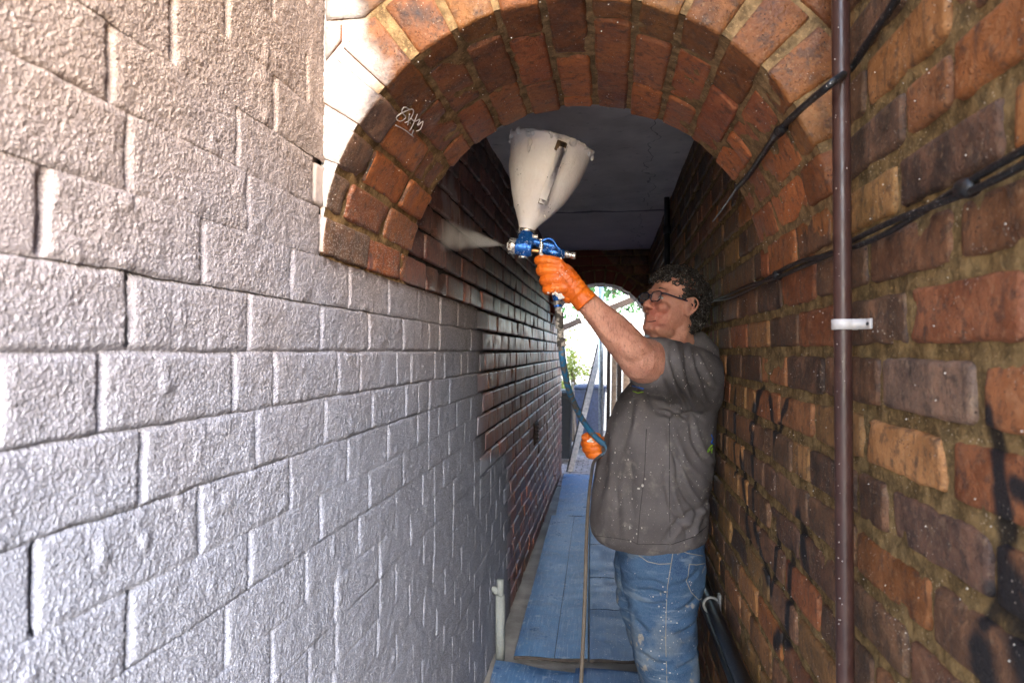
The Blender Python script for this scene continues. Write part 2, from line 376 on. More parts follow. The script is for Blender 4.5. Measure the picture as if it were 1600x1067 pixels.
# ------------------------------------------------------------------ brickwork
def fL(u, v, h): return np.stack([XL+h, u, v], -1)
def fR(u, v, h): return np.stack([XR-h, u, v], -1)
def fArch(u, v, h): r = RAD-h; a = v/RAD; return np.stack([CX-r*np.cos(a), u, SPR+r*np.sin(a)], -1)
def gridf(nu, nv, off=0): return [(off+i*nv+j, off+(i+1)*nv+j, off+(i+1)*nv+j+1, off+i*nv+j+1) for i in range(nu-1) for j in range(nv-1)]
def lines(a, b, e, step):
    L = b-a; e = [q for q in e if q < L*.4]; n = max(1, int(round((L-2*e[-1])/step)))
    mid = [a+e[-1]+(L-2*e[-1])*i/n for i in range(1, n)]
    return np.array([a+q for q in e]+mid+[b-q for q in reversed(e)])
def block(f, u0, u1, v0, v1, depth, step, seed, rough=.0022, tilt=.002):
    U = lines(u0, u1, [0, .003, .009], step); Vv = lines(v0, v1, [0, .003, .009], step); nu, nv = len(U), len(Vv)
    uu, vv = np.meshgrid(U, Vv, indexing='ij'); P = np.stack([uu, vv, uu*0+seed*.37], -1)
    du = np.minimum(uu-u0, u1-uu); dv = np.minimum(vv-v0, v1-vv)
    w = np.exp(-np.minimum(du, dv)/.02)
    ku = fbm(P, 30, 3, 2)*.0024*w; kv = fbm(P+9, 30, 5, 2)*.0022*w
    # corners rounded off
    cr = .010; cu = np.clip(cr-du, 0, cr); cv = np.clip(cr-dv, 0, cr); s = (cu*cv)/cr*.32
    uu2 = uu+ku+np.where(uu < (u0+u1)/2, s, -s); vv2 = vv+kv+np.where(vv < (v0+v1)/2, s, -s)
    d = np.minimum(du, dv); r = RNG.uniform(-tilt, tilt, 3)
    h = np.where(d < .001, -.006, np.where(d < .004, -.0007, 0))+fbm(P, 26, 8, 3)*rough+r[0]+r[1]*(uu-u0)/(u1-u0)+r[2]*(vv-v0)/(v1-v0)
    chip = np.clip(fbm(P+4, 19, 12, 2)-.45, 0, 1)*w*.03; h = h-chip
    V = f(uu2, vv2, h).reshape(-1, 3); Fc = gridf(nu, nv)
    per = [i*nv for i in range(nu)]+[(nu-1)*nv+j for j in range(1, nv)]+[i*nv+nv-1 for i in range(nu-2, -1, -1)]+[j for j in range(nv-2, 0, -1)]
    B = f(uu2.reshape(-1)[per], vv2.reshape(-1)[per], np.full(len(per), -depth)); n = len(V); m = len(per)
    Fc += [(per[i], n+i, n+(i+1) % m, per[(i+1) % m]) for i in range(m)]
    return np.concatenate([V, B]), Fc
def outward(V, Fc, toward):
    a, b, c = V[Fc[0][0]], V[Fc[0][1]], V[Fc[0][2]]
    if np.dot(np.cross(b-a, c-a), toward-a) < 0: Fc = [q[::-1] for q in Fc]
    return V, Fc
def worley(u, v, sc, seed):
    u, v = u*sc, v*sc; iu, iv = np.floor(u).astype(np.int64), np.floor(v).astype(np.int64); d = np.full(u.shape, 9.)
    z0 = np.zeros_like(iu)
    for a in (-1, 0, 1):
        for b in (-1, 0, 1):
            x = iu+a+hsh(iu+a, iv+b, z0, seed)-u; y = iv+b+hsh(iu+a, iv+b, z0, seed+50)-v; d = np.minimum(d, x*x+y*y)
    return d
def coatcell(f, u0, u1, v0, v1, step, seed, rowamp):
    e = [0, .0022, .0045, .007, .0105, .016]
    U = lines(u0, u1, e, step); Vv = lines(v0, v1, e, step); uu, vv = np.meshgrid(U, Vv, indexing='ij')
    P = np.stack([uu, vv, uu*0], -1); nz = fbm(P, 28, 21, 3); nl = fbm(P, 5, 31, 2)
    wu, wv = .0054+.0012*nz, .0042+.002*nz; nb = fbm(P, 16, 61, 2)
    du = np.minimum(uu-u0, u1-uu); dv = np.minimum(vv-v0, v1-vv)
    g = lambda d, w: np.clip(1-(d/np.maximum(w, .001)), 0, 1)**.8
    # drooping ends: the slot between two bricks rarely runs the full height
    endf = np.clip(dv/.012, 0, 1)
    ju = g(du, wu*1.25)*.0175*np.clip(.75+1.3*fbm(np.stack([uu*0+np.round(uu, 1), vv*0+seed, uu*0], -1), 3, 41, 1), .25, 1.1)*endf
    # a wide flat groove under the fine one where the bed joint was left hungry
    jv = g(dv, wv*1.2)*.0065*np.clip(rowamp+.25*nl+.3*nb*min(1, rowamp*3+.15), .0, 1)
    soft = (np.exp(-du/.007)*.7+np.exp(-dv/.008)*rowamp)*.0022
    off = (hsh(np.array([seed]), np.array([3]), np.array([5]), 9)[0]-.5)*.002*(1-np.exp(-np.minimum(du, dv)/.006))
    tl = (hsh(np.array([seed]), np.array([8]), np.array([5]), 9)[0]-.5)*.0015*(vv-v0)/CH*(1-np.exp(-np.minimum(du, dv)/.006))
    lump = np.clip(fbm(P, 30, 51, 2)-.6, 0, 1)*.004
    h = .001+nz*.0011+nl*.0012-np.maximum(ju, jv)-soft+off+tl+lump
    if step < .008:
        k = min(1, .0032/step+.2); fl_ = np.exp(-np.minimum(du, dv)/.004)*.35
        h = h+(np.clip(1-worley(uu+nz*.002, vv, 205, 5)*2.6, 0, 1)*.0016+np.clip(1-worley(uu, vv+nz*.002, 330, 8)*2.6, 0, 1)*.0007+vn(P, 420, 91)*.00035)*k*(1-fl_)
    wu_ = vn(P, 22, 71)*.0018+vn(P, 60, 73)*.0010; wv_ = vn(P, 12, 75)*.0020+vn(P, 65, 77)*.0009
    V = f(uu+wu_, vv+wv_, h).reshape(-1, 3); return V, gridf(len(U), len(Vv))
def rows(u_start, u_end, c0, c1, phase, flem):
    out = []
    for c in range(c0, c1):
        v0 = c*CH; ph = phase.get(c, None)
        if c in flem or c % 6 == flem['m']: pat = [.25, .12]
        else: pat = [.25]
        if ph is None: ph = (c % 2)*.125+random.uniform(-.02, .02)+flem['o']
        per = sum(pat); u = ph-per*math.ceil((ph-u_start)/per)-per; i = 0
        while u < u_end:
            w = pat[i % len(pat)]; 
            if random.random() < .08 and len(pat) == 1 and u > 1.4: w = .12
            w2 = w; a, b = max(u, u_start), min(u+w2, u_end)
            if b-a > .03: out.append((a, b, v0, v0+CH, c))
            u += w2; i += 1
    return out
PAL_L = [(0.193, 0.083, 0.082), (0.243, 0.095, 0.086), (0.162, 0.079, 0.082), (0.304, 0.107, 0.09), (0.132, 0.072, 0.076), (0.344, 0.138, 0.122)]
PAL_R = [(.06,.045,.035), (.075,.05,.035), (.36,.13,.03), (.34,.19,.06), (0.182, 0.09, 0.044), (0.243, 0.105, 0.044), (0.315, 0.105, 0.036), (0.145, 0.084, 0.047), (0.363, 0.163, 0.055), (0.121, 0.074, 0.044), (0.218, 0.094, 0.04), (0.169, 0.094, 0.052), (0.133, 0.079, 0.047), (0.46, 0.211, 0.068)]
PAL_A = [(0.506, 0.149, 0.048), (0.412, 0.124, 0.044), (0.617, 0.191, 0.052), (0.299, 0.102, 0.046), (0.356, 0.116, 0.046), (0.45, 0.166, 0.058), (0.543, 0.166, 0.046)]
PAL_F = [(0.276, 0.095, 0.019), (0.228, 0.069, 0.014), (0.318, 0.126, 0.029), (0.208, 0.063, 0.014), (0.076, 0.038, 0.016)]
PAL_X = [(0.247, 0.104, 0.057), (0.19, 0.095, 0.057), (0.304, 0.133, 0.067)]
def emit(items, parent, mat, limit=300, name='brick', smooth=True):
    """items: (V, F, tint, material or None). The largest in the picture become objects, the others one part"""
    sc = []
    for i, it in enumerate(items):
        V = it[0]; sx, sy, sz = proj(V); 
        if np.min(sz) < .05: sc.append((0, i)); continue
        x0, x1 = np.clip([sx.min(), sx.max()], 0, 1600); y0, y1 = np.clip([sy.min(), sy.max()], 0, 1067)
        hid = it[4] if len(it) > 4 else 1
        sc.append(((x1-x0)*(y1-y0)*hid, i))
    sc.sort(reverse=True); top = [i for a, i in sc[:limit] if a > 25]; ts = set(top)
    for i in top:
        V, Fc, t, m = items[i][:4]; me = mesh(name, V, Fc, t); part(name, me, m or mat, parent, smooth)
    rest = {}
    for i in range(len(items)):
        if i not in ts: rest.setdefault((items[i][3] or mat).name, []).append(items[i])
    for mn, L in rest.items():
        V, Fc = merge([(l[0], l[1]) for l in L]); T = np.concatenate([np.tile(np.array(l[2], float), (len(l[0]), 1)) for l in L])
        part('distant_bricks', mesh('distant_bricks', V, Fc, T), bpy.data.materials[mn], parent, smooth, kind='stuff')
def jit(c, a=.18): k = 1+random.uniform(-a, a); return tuple(max(v*k*(1+random.uniform(-.06, .06)), .01) for v in c)
def covered(y, z):    # python twin of the coat's outline
    h = z-CZ; yb = 3.5 if h < -.48 else 2.75
    return y < yb and (y < A0 or h < .172)

AMP = [.02, .06, .0, .12, .03, .2, .05]
# left wall
lw = thing('brick_wall', 'left passage wall, freshly sprayed pale textured coat near, bare dark brick beyond', 'wall', (XL-.15, 2, 0))
phL = {15: .635, 14: .697, 13: .807, 12: .930, 16: .677, 18: .671, 17: .56}
items = []
for (a, b, v0, v1, c) in rows(-.35, 7.7, 0, 38, phL, {15: 1, 'm': 3, 'o': .0}):
    if a > A0 and v0 > CEIL: continue
    if a < A0 < b and v0 > SPR-.001: b = A0+.05
    cy, cz = (a+b)/2, (v0+v1)/2
    if a < A0 < b and v0 < SPR-.001 or not (a > A0): pass
    if covered(cy, cz):
        px_, py_, pz_ = proj([XL, cy, cz]); vis = pz_ > .2 and -120 < px_ < 1700 and -90 < py_ < 1150
        step = .03 if not vis else (.0023 if cy < 1.0 else .0032 if cy < 1.6 else .005 if cy < 2.4 else .009)
        amp = .6 if c in (15, 16) else (.35 if c == 14 else AMP[c % 7])
        V, Fc = coatcell(fL, a, b, v0, v1, step, int(c*97+a*50)+7, amp); V, Fc = outward(V, Fc, np.array([2, cy, cz]))
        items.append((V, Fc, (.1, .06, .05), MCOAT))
    else:
        j = .0055; V, Fc = block(fL, a+j, b-j, v0+j, v1-j, .03, .05 if cy > 2 else .025, random.random()*99); V, Fc = outward(V, Fc, np.array([2, cy, cz]))
        items.append((V, Fc, jit(random.choice(PAL_L) if cy < 4.2 else tuple(v*1.5 for v in random.choice(PAL_L))), None))
emit(items, lw, MB_L)
def sheet(f, us, vs, hf, seed, toward):
    uu, vv = np.meshgrid(us, vs, indexing='ij'); P = np.stack([uu, vv, uu*0+seed], -1); h = hf(P)
    V = f(uu, vv, h).reshape(-1, 3); return outward(V, gridf(len(us), len(vs)), toward)
def geom(a, b, k, mn): # spacing growing with distance
    o = [a]; 
    while o[-1] < b: o.append(o[-1]+max(mn, k*abs(o[-1])))
    o[-1] = b; return np.array(o)
part('mortar', sheet(fL, geom(-.4, 7.7, .012, .03), np.arange(0, 3.28, .022), lambda P: -.0125+fbm(P, 40, 3, 2)*.0015, 1, np.array([0, 2, 1.])), MM_L, lw)
MDARK = simple('hidden_masonry', (.12, .09, .075), .9)
part('wall_core', box(XL-.35, XL-.028, -.55, 7.69, -.02, 3.3), MDARK, lw, False)
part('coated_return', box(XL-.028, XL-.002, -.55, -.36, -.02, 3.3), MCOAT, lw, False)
# right wall
rw = thing('brick_wall', 'right passage wall of brown and orange bricks with smeared mortar and black graffiti', 'wall', (XR+.15, 2, 0))
phR = {15: .757, 16: .668, 14: .822, 13: .732, 17: .80, 12: .86, 18: .70}
special = {(14, .82): (.62, .31, .11), (16, .67): (.34, .12, .05), (15, .5): (.45, .17, .06), (15, .75): (.22, .16, .12), (12, .61): (.2, .11, .06), (13, .73): (.14, .09, .07)}
items = []
for (a, b, v0, v1, c) in rows(-.35, 7.3, 0, 38, phR, {'m': 1, 'o': .05}):
    if a > A0 and v0 > CEIL: continue
    if a < A0 < b and v0 > SPR-.001: b = A0+.05
    cy, cz = (a+b)/2, (v0+v1)/2; t = jit(random.choice(PAL_R), .25)
    for (cc, uu), col in special.items():
        if cc == c and abs((a if cc != 15 or uu > .6 else a)-uu) < .03: t = col
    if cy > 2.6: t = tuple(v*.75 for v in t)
    ju, jv = random.uniform(.006, .011), random.uniform(.008, .012)
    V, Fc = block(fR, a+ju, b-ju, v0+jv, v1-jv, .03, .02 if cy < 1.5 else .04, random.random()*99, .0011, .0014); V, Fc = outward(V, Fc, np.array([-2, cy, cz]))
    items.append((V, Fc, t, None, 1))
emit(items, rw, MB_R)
part('mortar', sheet(fR, geom(-.4, 7.3, .010, .012), np.arange(0, 3.28, .010), lambda P: -.0062+fbm(P, 24, 3, 3)*.0028+fbm(P, 90, 9, 2)*.0016, 5, np.array([0, 2, 1.])), MM_R, rw)
part('wall_core', box(XR+.02, XR+.35, -.55, 7.29, -.02, 3.3), MDARK, rw, False)
part('wall_return', box(XR+.001, XR+.02, -.55, -.36, -.02, 3.3), MDARK, rw, False)

# arches
def arch(Y0, Y1, label, pal, palf, zt, coarse=False):
    ar = thing('brick_arch', label, 'arch', (CX, (Y0+Y1)/2, SPR)); items = []
    n = 17; L = math.pi*RAD; st = L/n; D = Y1-Y0; tow = np.array([CX, (Y0+Y1)/2, SPR])
    for i in range(n):
        if D > .5: pat = [[.235, .235, .07], [.12, .235, .185], [.19, .235, .115], [.08, .235, .225]][i*3 % 4 if i % 2 else (i//2) % 4]
        else: pat = [D*.62, D*.38] if i % 2 else [D*.35, D*.65]
        y = Y0
        for k, w in enumerate(pat):
            a, b = y, min(y+w, Y1); y += w; j = .0055
            wob = random.uniform(-.002, .002)
            V, Fc = block(fArch, a+(j if k else 0), b-(j if k < len(pat)-1 else 0), i*st+j+wob, (i+1)*st-j+wob, .112, .02 if not coarse else .05, random.random()*99, .0025, .003)
            V, Fc = outward(V, Fc, np.array([CX, (a+b)/2, SPR+.05]))
            t = jit(random.choice(pal), .22)
            if k == 0 and not coarse: t = jit(random.choice(palf[:4]), .15) if i > 3 else jit((.2, .13, .1))
            items.append((V, Fc, t, None))
    # regular courses above the ring, cut to its curve
    RO = RAD+.124
    zc = SPR; c = int(round(SPR/CH)); y0, y1 = Y0, Y0+.1
    while c*CH < zt:
        v0, v1 = c*CH+.005, min((c+1)*CH, zt)-.005; u = XL-(c % 2)*.12
        while u < XR:
            a, b = max(u, XL)+.005, min(u+.25, XR)-.005; u += .25
            if b-a < .02 or v1-v0 < .02: continue
            xs = np.linspace(a, b, 9); bot = np.array([max(v0, SPR+math.sqrt(max(RO*RO-(x-CX)**2, 0))) for x in xs]); ok = bot < v1-.004
            if ok.sum() < 2: continue
            idx = np.where(ok)[0]; xs = xs[idx]; bot = bot[idx]
            h = Y0-random.uniform(-.001, .004); m_ = len(xs)
            rows_ = [bot, bot+(v1-bot)*.12, (bot+v1)/2, v1-(v1-bot)*.12, np.full(m_, v1)]
            uu = np.array([xs]*5).T; vv = np.array(rows_).T
            P = np.stack([uu, vv, uu*0+c], -1); d = fbm(P, 26, 8, 2)*.0025; d[0] += .003; d[-1] += .003; d[:, 0] += .003; d[:, -1] += .003
            V = np.stack([uu, h+d, vv], -1).reshape(-1, 3); Fc = gridf(m_, 5); nv = 5; nu = m_
            per = [i*nv for i in range(nu)]+[(nu-1)*nv+j for j in range(1, nv)]+[i*nv+nv-1 for i in range(nu-2, -1, -1)]+[j for j in range(nv-2, 0, -1)]
            B = V[per]+np.array([0, .09, 0]); q = len(V); mm = len(per); Fc += [(per[i], q+i, q+(i+1) % mm, per[(i+1) % mm]) for i in range(mm)]
            V = np.concatenate([V, B]); V, Fc = outward(V, Fc, np.array([CX, -9, 2.]))
            items.append((V, Fc, jit(random.choice(palf)), None))
        c += 1
    emit(items, ar, MB_A)
    # mortar body: soffit sheet, front and back plates with the round opening
    vs = np.linspace(0, L, 90); us = np.arange(Y0+.006, Y1-.005, .012 if not coarse else .05)
    s1 = sheet(fArch, us, vs, lambda P: -.0046+fbm(P, 30, 3, 3)*.0028, 3, tow)
    def plate(y, sgn, rough):
        xs = CX-np.cos(vs/RAD)*(RAD+.0055); zs = SPR+np.sin(vs/RAD)*(RAD+.0055); V = []; 
        K = 12
        for x, z in zip(xs, zs):
            for k in range(K+1):
                t = k/K; xx = x+(np.clip(x*1.0, XL, XR)-x)*t; zz = z+(zt-z)*t; V.append((np.clip(xx, XL-.02, XR+.02), y, zz))
        V = np.array(V); V[:, 1] += fbm(V, 40, 5, 2)*.0015*rough
        return outward(V, gridf(len(vs), K+1), np.array([CX, y+sgn*9, 2.]))
    part('mortar', merge([s1, plate(Y0+.006, -1, 1), plate(Y1-.004, 1, 1)]), MM_A, ar)
    return ar
ar1 = arch(A0, A1, 'near round brick arch, orange face and dark red underside, white overspray on its left', PAL_A, PAL_F, 3.2)
ar2 = arch(B0, B1, 'far small brick arch at the end of the passage, dark with reddish side', PAL_X, PAL_X, CEIL-.002, True)
# ceiling and the building above it
MCEIL = M_('ceiling_plaster'); m = MCEIL; x_, y_, z_ = m.sep()
cr1 = m.rng(m.math('ABSOLUTE', m.math('SUBTRACT', y_, m.math('ADD', 4.42, m.math('MULTIPLY', m.noise(3, 3), .12)))), .022, .004)
cr2 = m.rng(m.math('ABSOLUTE', m.math('SUBTRACT', x_, m.math('ADD', -.02, m.math('MULTIPLY', m.noise(2.3, 4), .5)))), .004, .001)
col = m.mix(m.rng(m.noise(4, 5), .3, .7), (.56, .52, .50), (.76, .71, .69)); col = m.mix(m.rng(m.noise(20, 4), .6, .75, 0, .4), col, (.09, .085, .09))
col = m.mix(m.rng(y_, 4.4, 4.6, 0, .5), col, (.66, .58, .57))
col = m.mix(m.math('MAXIMUM', m.math('MULTIPLY', cr1, .8), m.math('MULTIPLY', cr2, .6)), col, (.04, .04, .04))
MCEIL = m.out(col, .85, 0, m.bump(m.noise(12, 6), .01), .3)
us = np.linspace(XL, XR, 20); vs = np.arange(A1, B0+.02, .06)
def fC(u, v, h): return np.stack([u, v, CEIL-h], -1)
ce = thing('ceiling', 'stained grey plaster ceiling over the covered passage', 'ceiling', (CX, 4, CEIL))
part('plaster', sheet(fC, us, vs, lambda P: fbm(P, 3, 7, 3)*.008+np.where(P[..., 1] > 4.45, .012, 0), 2, np.array([0, 4, 0.])), MCEIL, ce)
part('upper_storey', box(XL-.34, XR+.34, A0+.02, B1-.01, 3.2, 3.5), MDARK, ce, False)
part('ceiling_slab', box(XL-.02, XR+.02, A1-.003, B1-.02, CEIL+.02, 3.19), MDARK, ce, False)

# ------------------------------------------------------------------ ground
MG = M_('ground_concrete'); m = MG
MG = m.out(m.mix(m.rng(m.noise(7, 6), .3, .7), (.26, .25, .235), (.45, .43, .41)), .9, 0, m.bump(m.noise(60, 5), .004), .3)
link('ground', mesh('ground', *merge([([(-60, -60, -.02), (60, -60, -.02), (60, 60, -.02), (-60, 60, -.02)], [(0, 1, 2, 3)])])), simple('ground_soil', (.42, .39, .35), .95), kind='structure')
link('passage_floor', mesh('floor', *box(XL, XR, -1.6, 7.0, -.018, 0)), MG, kind='structure')
pv = link('courtyard_paving', mesh('paving', *box(-2.6, 2.6, 7.0, 14, -.018, -.004)), simple('paving_joint', (.2, .18, .17), .9), kind='structure')
MP = simple('clay_paver', (.36, .28, .26), .85)
n = 0
for j in range(34):
    for i in range(26):
        x0 = -1.55+i*.125+(j % 2)*.06; y0 = 7.02+j*.115
        if n < 300 and abs(x0+.3) < 1.05 and y0 < 10.4:
            g = bevbox((x0+.057, y0+.052, -.012+random.uniform(0, .004)), (.057, .051, .016)); part('paver', mesh('paver', *g), MP, pv, False); n += 1
# boards laid over the passage floor
def board_mat():
    m = M_('worn_board'); n = m.noise(9, 6, .65); g = m.noise(1, 5, .6, vec=m.vscale((120, 7, 1))); f = m.noise(150, 3)
    c = m.mix(m.rng(n, .3, .7), (.05, .155, .37), (.13, .29, .54)); c = m.mix(m.rng(g, .5, .7, 0, .5), c, (.5, .62, .78)); c = m.mix(m.rng(f, .6, .72, 0, .5), c, (.05, .10, .2))
    c = m.mix(m.rng(m.noise(23, 4), .62, .7, 0, .6), c, (.55, .62, .7)); c = m.mix(m.rng(m.attr(), .5, .6), m.mix(1., c, (.42, .5, .62), 'MULTIPLY'), c)
    c, _ = splat(m, c, 60, .16, .6, (.7, .72, .74)); c = m.mix(m.rng(m.noise(3, 5, .7), .55, .72, 0, .6), c, (.12, .13, .14))
    return m.out(c, m.rng(n, .3, .7, .26, .5), 0, m.bump(m.math('ADD', f, n), .0022), .6)
MBD = board_mat(); MBE = simple('board_edge', (.05, .04, .035), .8)
MSEAM = simple('board_seam', (.03, .045, .08), .8)
def board(label, quad, z, th, seams=(), dark=False):
    """quad: four floor points near-left, near-right, far-right, far-left"""
    c = sum((Vector(q) for q in quad), Vector())/4; t = thing('floor_board', label, 'board', (c.x, c.y, z-th), 'boards laid along the passage floor')
    n = 14; V = []
    for i in range(n+1):
        for j in range(7):
            a = Vector(quad[0]).lerp(Vector(quad[3]), i/n); b = Vector(quad[1]).lerp(Vector(quad[2]), i/n); p = a.lerp(b, j/6)
            V.append((p.x, p.y, z+.004*math.sin(i*.7+z*9)+.003*math.sin(j*1.3)))
    V = np.array(V); Fc = gridf(n+1, 7); per = [i*7 for i in range(n+1)]+[n*7+j for j in range(1, 7)]+[i*7+6 for i in range(n-1, -1, -1)]+[j for j in range(5, 0, -1)]
    V, Fc = outward(V, Fc, np.array([0, 3, 9.])); B = V[per]-np.array([0, 0, th]); q = len(V); mm = len(per)
    part('top_sheet', mesh('top_sheet', V, Fc, (0, 0, 0) if dark else (1, 1, 1)), MBD, t)
    part('edge', (np.concatenate([V[per]-np.array([0, 0, .0006]), B]), [(i, mm+i, mm+(i+1) % mm, (i+1) % mm) for i in range(mm)]+[tuple(range(mm, 2*mm))]), MBE, t, False)
    for (i0, j0, i1, j1) in seams:
        def pt(i, j): a = Vector(quad[0]).lerp(Vector(quad[3]), i); b = Vector(quad[1]).lerp(Vector(quad[2]), i); return a.lerp(b, j)
        P = [pt(i0+(i1-i0)*k/8, j0+(j1-j0)*k/8) for k in range(9)]
        part('seam', tube([(p.x, p.y, z+.004*math.sin((i0+(i1-i0)*k/8)*n*.7+z*9)+.003*math.sin((j0+(j1-j0)*k/8)*6*1.3)+.0006) for k, p in enumerate(P)], .0016, 6), MSEAM, t)
    return t
def fq(z, *p): return [tuple(atz(px, py, z)) for px, py in p]
Z1 = .052
board('long pale blue board along the left wall, lit from the far end', fq(Z1, (803, 1025), (918, 1030), (921, 806), (862, 804)), Z1, .014, [(0, .55, 1, .6)])
q = fq(Z1-.01, (921, 1030), (1010, 1032), (985, 806), (922, 806)); board('darker blue board beside the standing man, crossed by seams', q, Z1-.01, .014, [(.22, 0, .22, 1), (.42, 0, .42, 1), (.68, 0, .68, 1)], True)
board('short bright board farthest in, next to the paved yard', fq(.03, (868, 806), (985, 806), (975, 742), (881, 740)), .03, .012)
board('lower grey blue board nearest the camera, below the gap', fq(.018, (745, 1140), (880, 1140), (905, 1052), (775, 1030)), .018, .012)
board('notched grey blue board nearest the camera, beside the lower hose', fq(.022, (880, 1140), (1090, 1140), (1050, 1050), (900, 1042)), .022, .012, [], True)

# ------------------------------------------------------------------ pipes, cables, vent
def oncyl(px, py, r=RAD-.008):
    d = ray(px, py); dx, dz = d.x, d.z; ox, oz = -CX, CZ-SPR
    a = dx*dx+dz*dz; b = 2*(ox*dx+oz*dz); c = ox*ox+oz*oz-r*r; t = (-b+math.sqrt(b*b-4*a*c))/(2*a); return Vector((d.x*t, d.y*t, CZ+d.z*t))
MBR = M_('brown_pipe_paint'); m = MBR
c_, _ = splat(m, m.mix(m.rng(m.noise(25, 4), .3, .7), (.042, .018, .015), (.062, .027, .021)), 190, .10, .05); MBR = m.out(c_, m.rng(m.noise(50), .3, .7, .28, .5), 0, m.bump(m.noise(90, 3), .0006), .5)
MBLK = M_('black_rubber'); m = MBLK; c_, _ = splat(m, (.014, .014, .015), 260, .16, .6); MBLK = m.out(c_, .42, 0, m.bump(m.noise(80), .002), .5)
MWHT = simple('white_plastic', (.62, .58, .55), .45, var=.15); MDK = simple('dark_metal', (.03, .03, .032), .4)
p0 = atx(1317, 520, XR-.030)
dp = thing('downpipe', 'brown painted drainpipe running up the right wall, with a white strap', 'pipe', (p0.x, p0.y, 0))
part('pipe', tube([(p0.x, p0.y, z) for z in np.linspace(0, 3.2, 40)], .0125, 20), MBR, dp)
zc = atx(1317, 507, XR-.03).z; g = []
ring = [(p0.x+.0145*math.cos(a), p0.y+.0145*math.sin(a)) for a in np.linspace(math.radians(60), math.radians(330), 16)]
path = [(XR-.002, p0.y-.0345), (XR-.0035, p0.y-.028), (XR-.004, p0.y-.017)]+[(p0.x+.0145*math.cos(a), p0.y+.0145*math.sin(a)) for a in np.linspace(math.radians(-60), math.radians(-300), 18)]+[(XR-.004, p0.y+.017), (XR-.002, p0.y+.03)]
V = []; 
for (x, y) in path: V += [(x, y, zc-.0075), (x, y, zc+.0075)]
Vb = [((x-p0.x)*1.0+p0.x-(.002 if i < 3 or i > 20 else 0), y, z) for i, (x, y, z) in enumerate(V)]
st = mesh('strap', V, [(2*i, 2*i+2, 2*i+3, 2*i+1) for i in range(len(path)-1)])
so = part('strap', st, MWHT, dp); md = so.modifiers.new('s', 'SOLIDIFY'); md.thickness = .0022; md.offset = 0
part('screw', ellip((XR-.006, p0.y-.028, zc), (.002, .0028, .0028), n=6), MDK, dp)
# cables
up = [atx(1440, -70, XR-.012), atx(1400, 0, XR-.012), atx(1366, 52, XR-.012), atx(1330, 106, XR-.012), oncyl(1296, 133), oncyl(1250, 172), oncyl(1217, 206), oncyl(1190, 244), oncyl(1168, 276), oncyl(1152, 293)]
ca = thing('cable', 'black cable climbing the right wall and crossing the underside of the near arch', 'cable', tuple(up[4]))
part('sheath', tube(spline(up, 8), .0058, 10), MBLK, ca)
part('tie', merge([ellip(oncyl(1217, 206), (.010, .012, .010), n=7), rtube([oncyl(1224, 200), oncyl(1211, 213)], .0085)]), MBLK, ca)
w2 = [up[-1], at(1135, 318, 2.05), at(1110, 352, 2.6), at(1082, 390, 3.2), at(1055, 428, 3.9)]
wr = thing('wire', 'thin light-catching wire sagging from the arch edge down to the inner right wall', 'wire', tuple(w2[2]))
part('wire', tube(spline(w2, 6), .0028, 6), simple('wire_grey', (.10, .10, .10), .35), wr)
lo = [(1700, 185), (1600, 247), (1512, 294), (1440, 330), (1385, 358), (1330, 383), (1290, 400), (1250, 414), (1215, 430), (1190, 441), (1165, 452), (1140, 463), (1115, 470), (1098, 477)]
P = spline([atx(a, b, XR-.011) for a, b in lo], 8)
cb = thing('cable', 'pair of twisted black cables running level along the right wall towards the man', 'cable', tuple(P[40]))
for k in (0, 1):
    Q = [Vector(p)+Vector((-.003*math.cos(i*.13+k*math.pi)-.001, 0, .0062*math.sin(i*.13+k*math.pi))) for i, p in enumerate(P)]
    part('strand', tube(Q, .0042, 8), MBLK, cb)
for a, b in ((1512, 294), (1215, 430)):
    q = atx(a, b, XR-.011); part('tie', rtube([q+Vector((0, -.004, -.001)), q+Vector((0, .006, .001))], .0105), MBLK, cb)
q = at(1049, 300, 4.05); vp = thing('vertical_pipe', 'thin black pipe standing against the inner right wall behind the man', 'pipe', (XR-.03, 4.15, 0))
part('pipe', tube([(XR-.022, 4.15, z) for z in (0, .8, 1.6, CEIL)], .016, 12), MDK, vp); part('collar', tube([(XR-.022, 4.15, 1.376+.70), (XR-.022, 4.15, 1.376+.745)], .023, 12), MDK, vp)
MPI = M_('dusty_black_pipe'); m = MPI; c_, _ = splat(m, (.016, .014, .014), 200, .14, .3, (.2, .17, .14)); MPI = m.out(c_, .4, 0, m.bump(m.noise(60), .001), .5)
hp = thing('floor_conduit', 'thick black conduit running low along the right wall behind the man', 'pipe', (XR-.03, 2.6, .53))
part('pipe', tube([(XR-.032, y, .525+.01*math.sin(y)) for y in np.linspace(.6, 6.0, 30)], .021, 14), MPI, hp)
q = atx(1112, 913, XR-.03); br = [(XR-.032+.024*math.cos(a), q.y, .53+.024*math.sin(a)) for a in np.linspace(math.radians(20), math.radians(340), 14)]
part('bracket', merge([tube(br, .006, 8), bevbox((XR-.006, q.y, .535), (.005, .014, .032))]), simple('galvanised', (.32, .31, .29), .45, .3), hp)
hp2 = thing('floor_conduit', 'thinner black pipe just under the thick conduit, low on the right wall', 'pipe', (XR-.03, 2.6, .45))
part('pipe', tube([(XR-.026, y, .452+.006*math.sin(y*1.7)) for y in np.linspace(.6, 5.6, 30)], .013, 12), MPI, hp2)
b0 = atz(793, 1024, .02); tp = at(788, 905, b0.y)
pc = thing('waste_pipe', 'short grey white plastic pipe standing at the foot of the left wall', 'pipe', (b0.x, b0.y, 0))
MPVC = M_('sprayed_pipe'); m = MPVC; MPVC = m.out(m.mix(m.noise(120), (.20, .23, .24), (.32, .35, .35)), .7, 0, m.bump(m.noise(260), .002), .3)
x_ = XL+.036
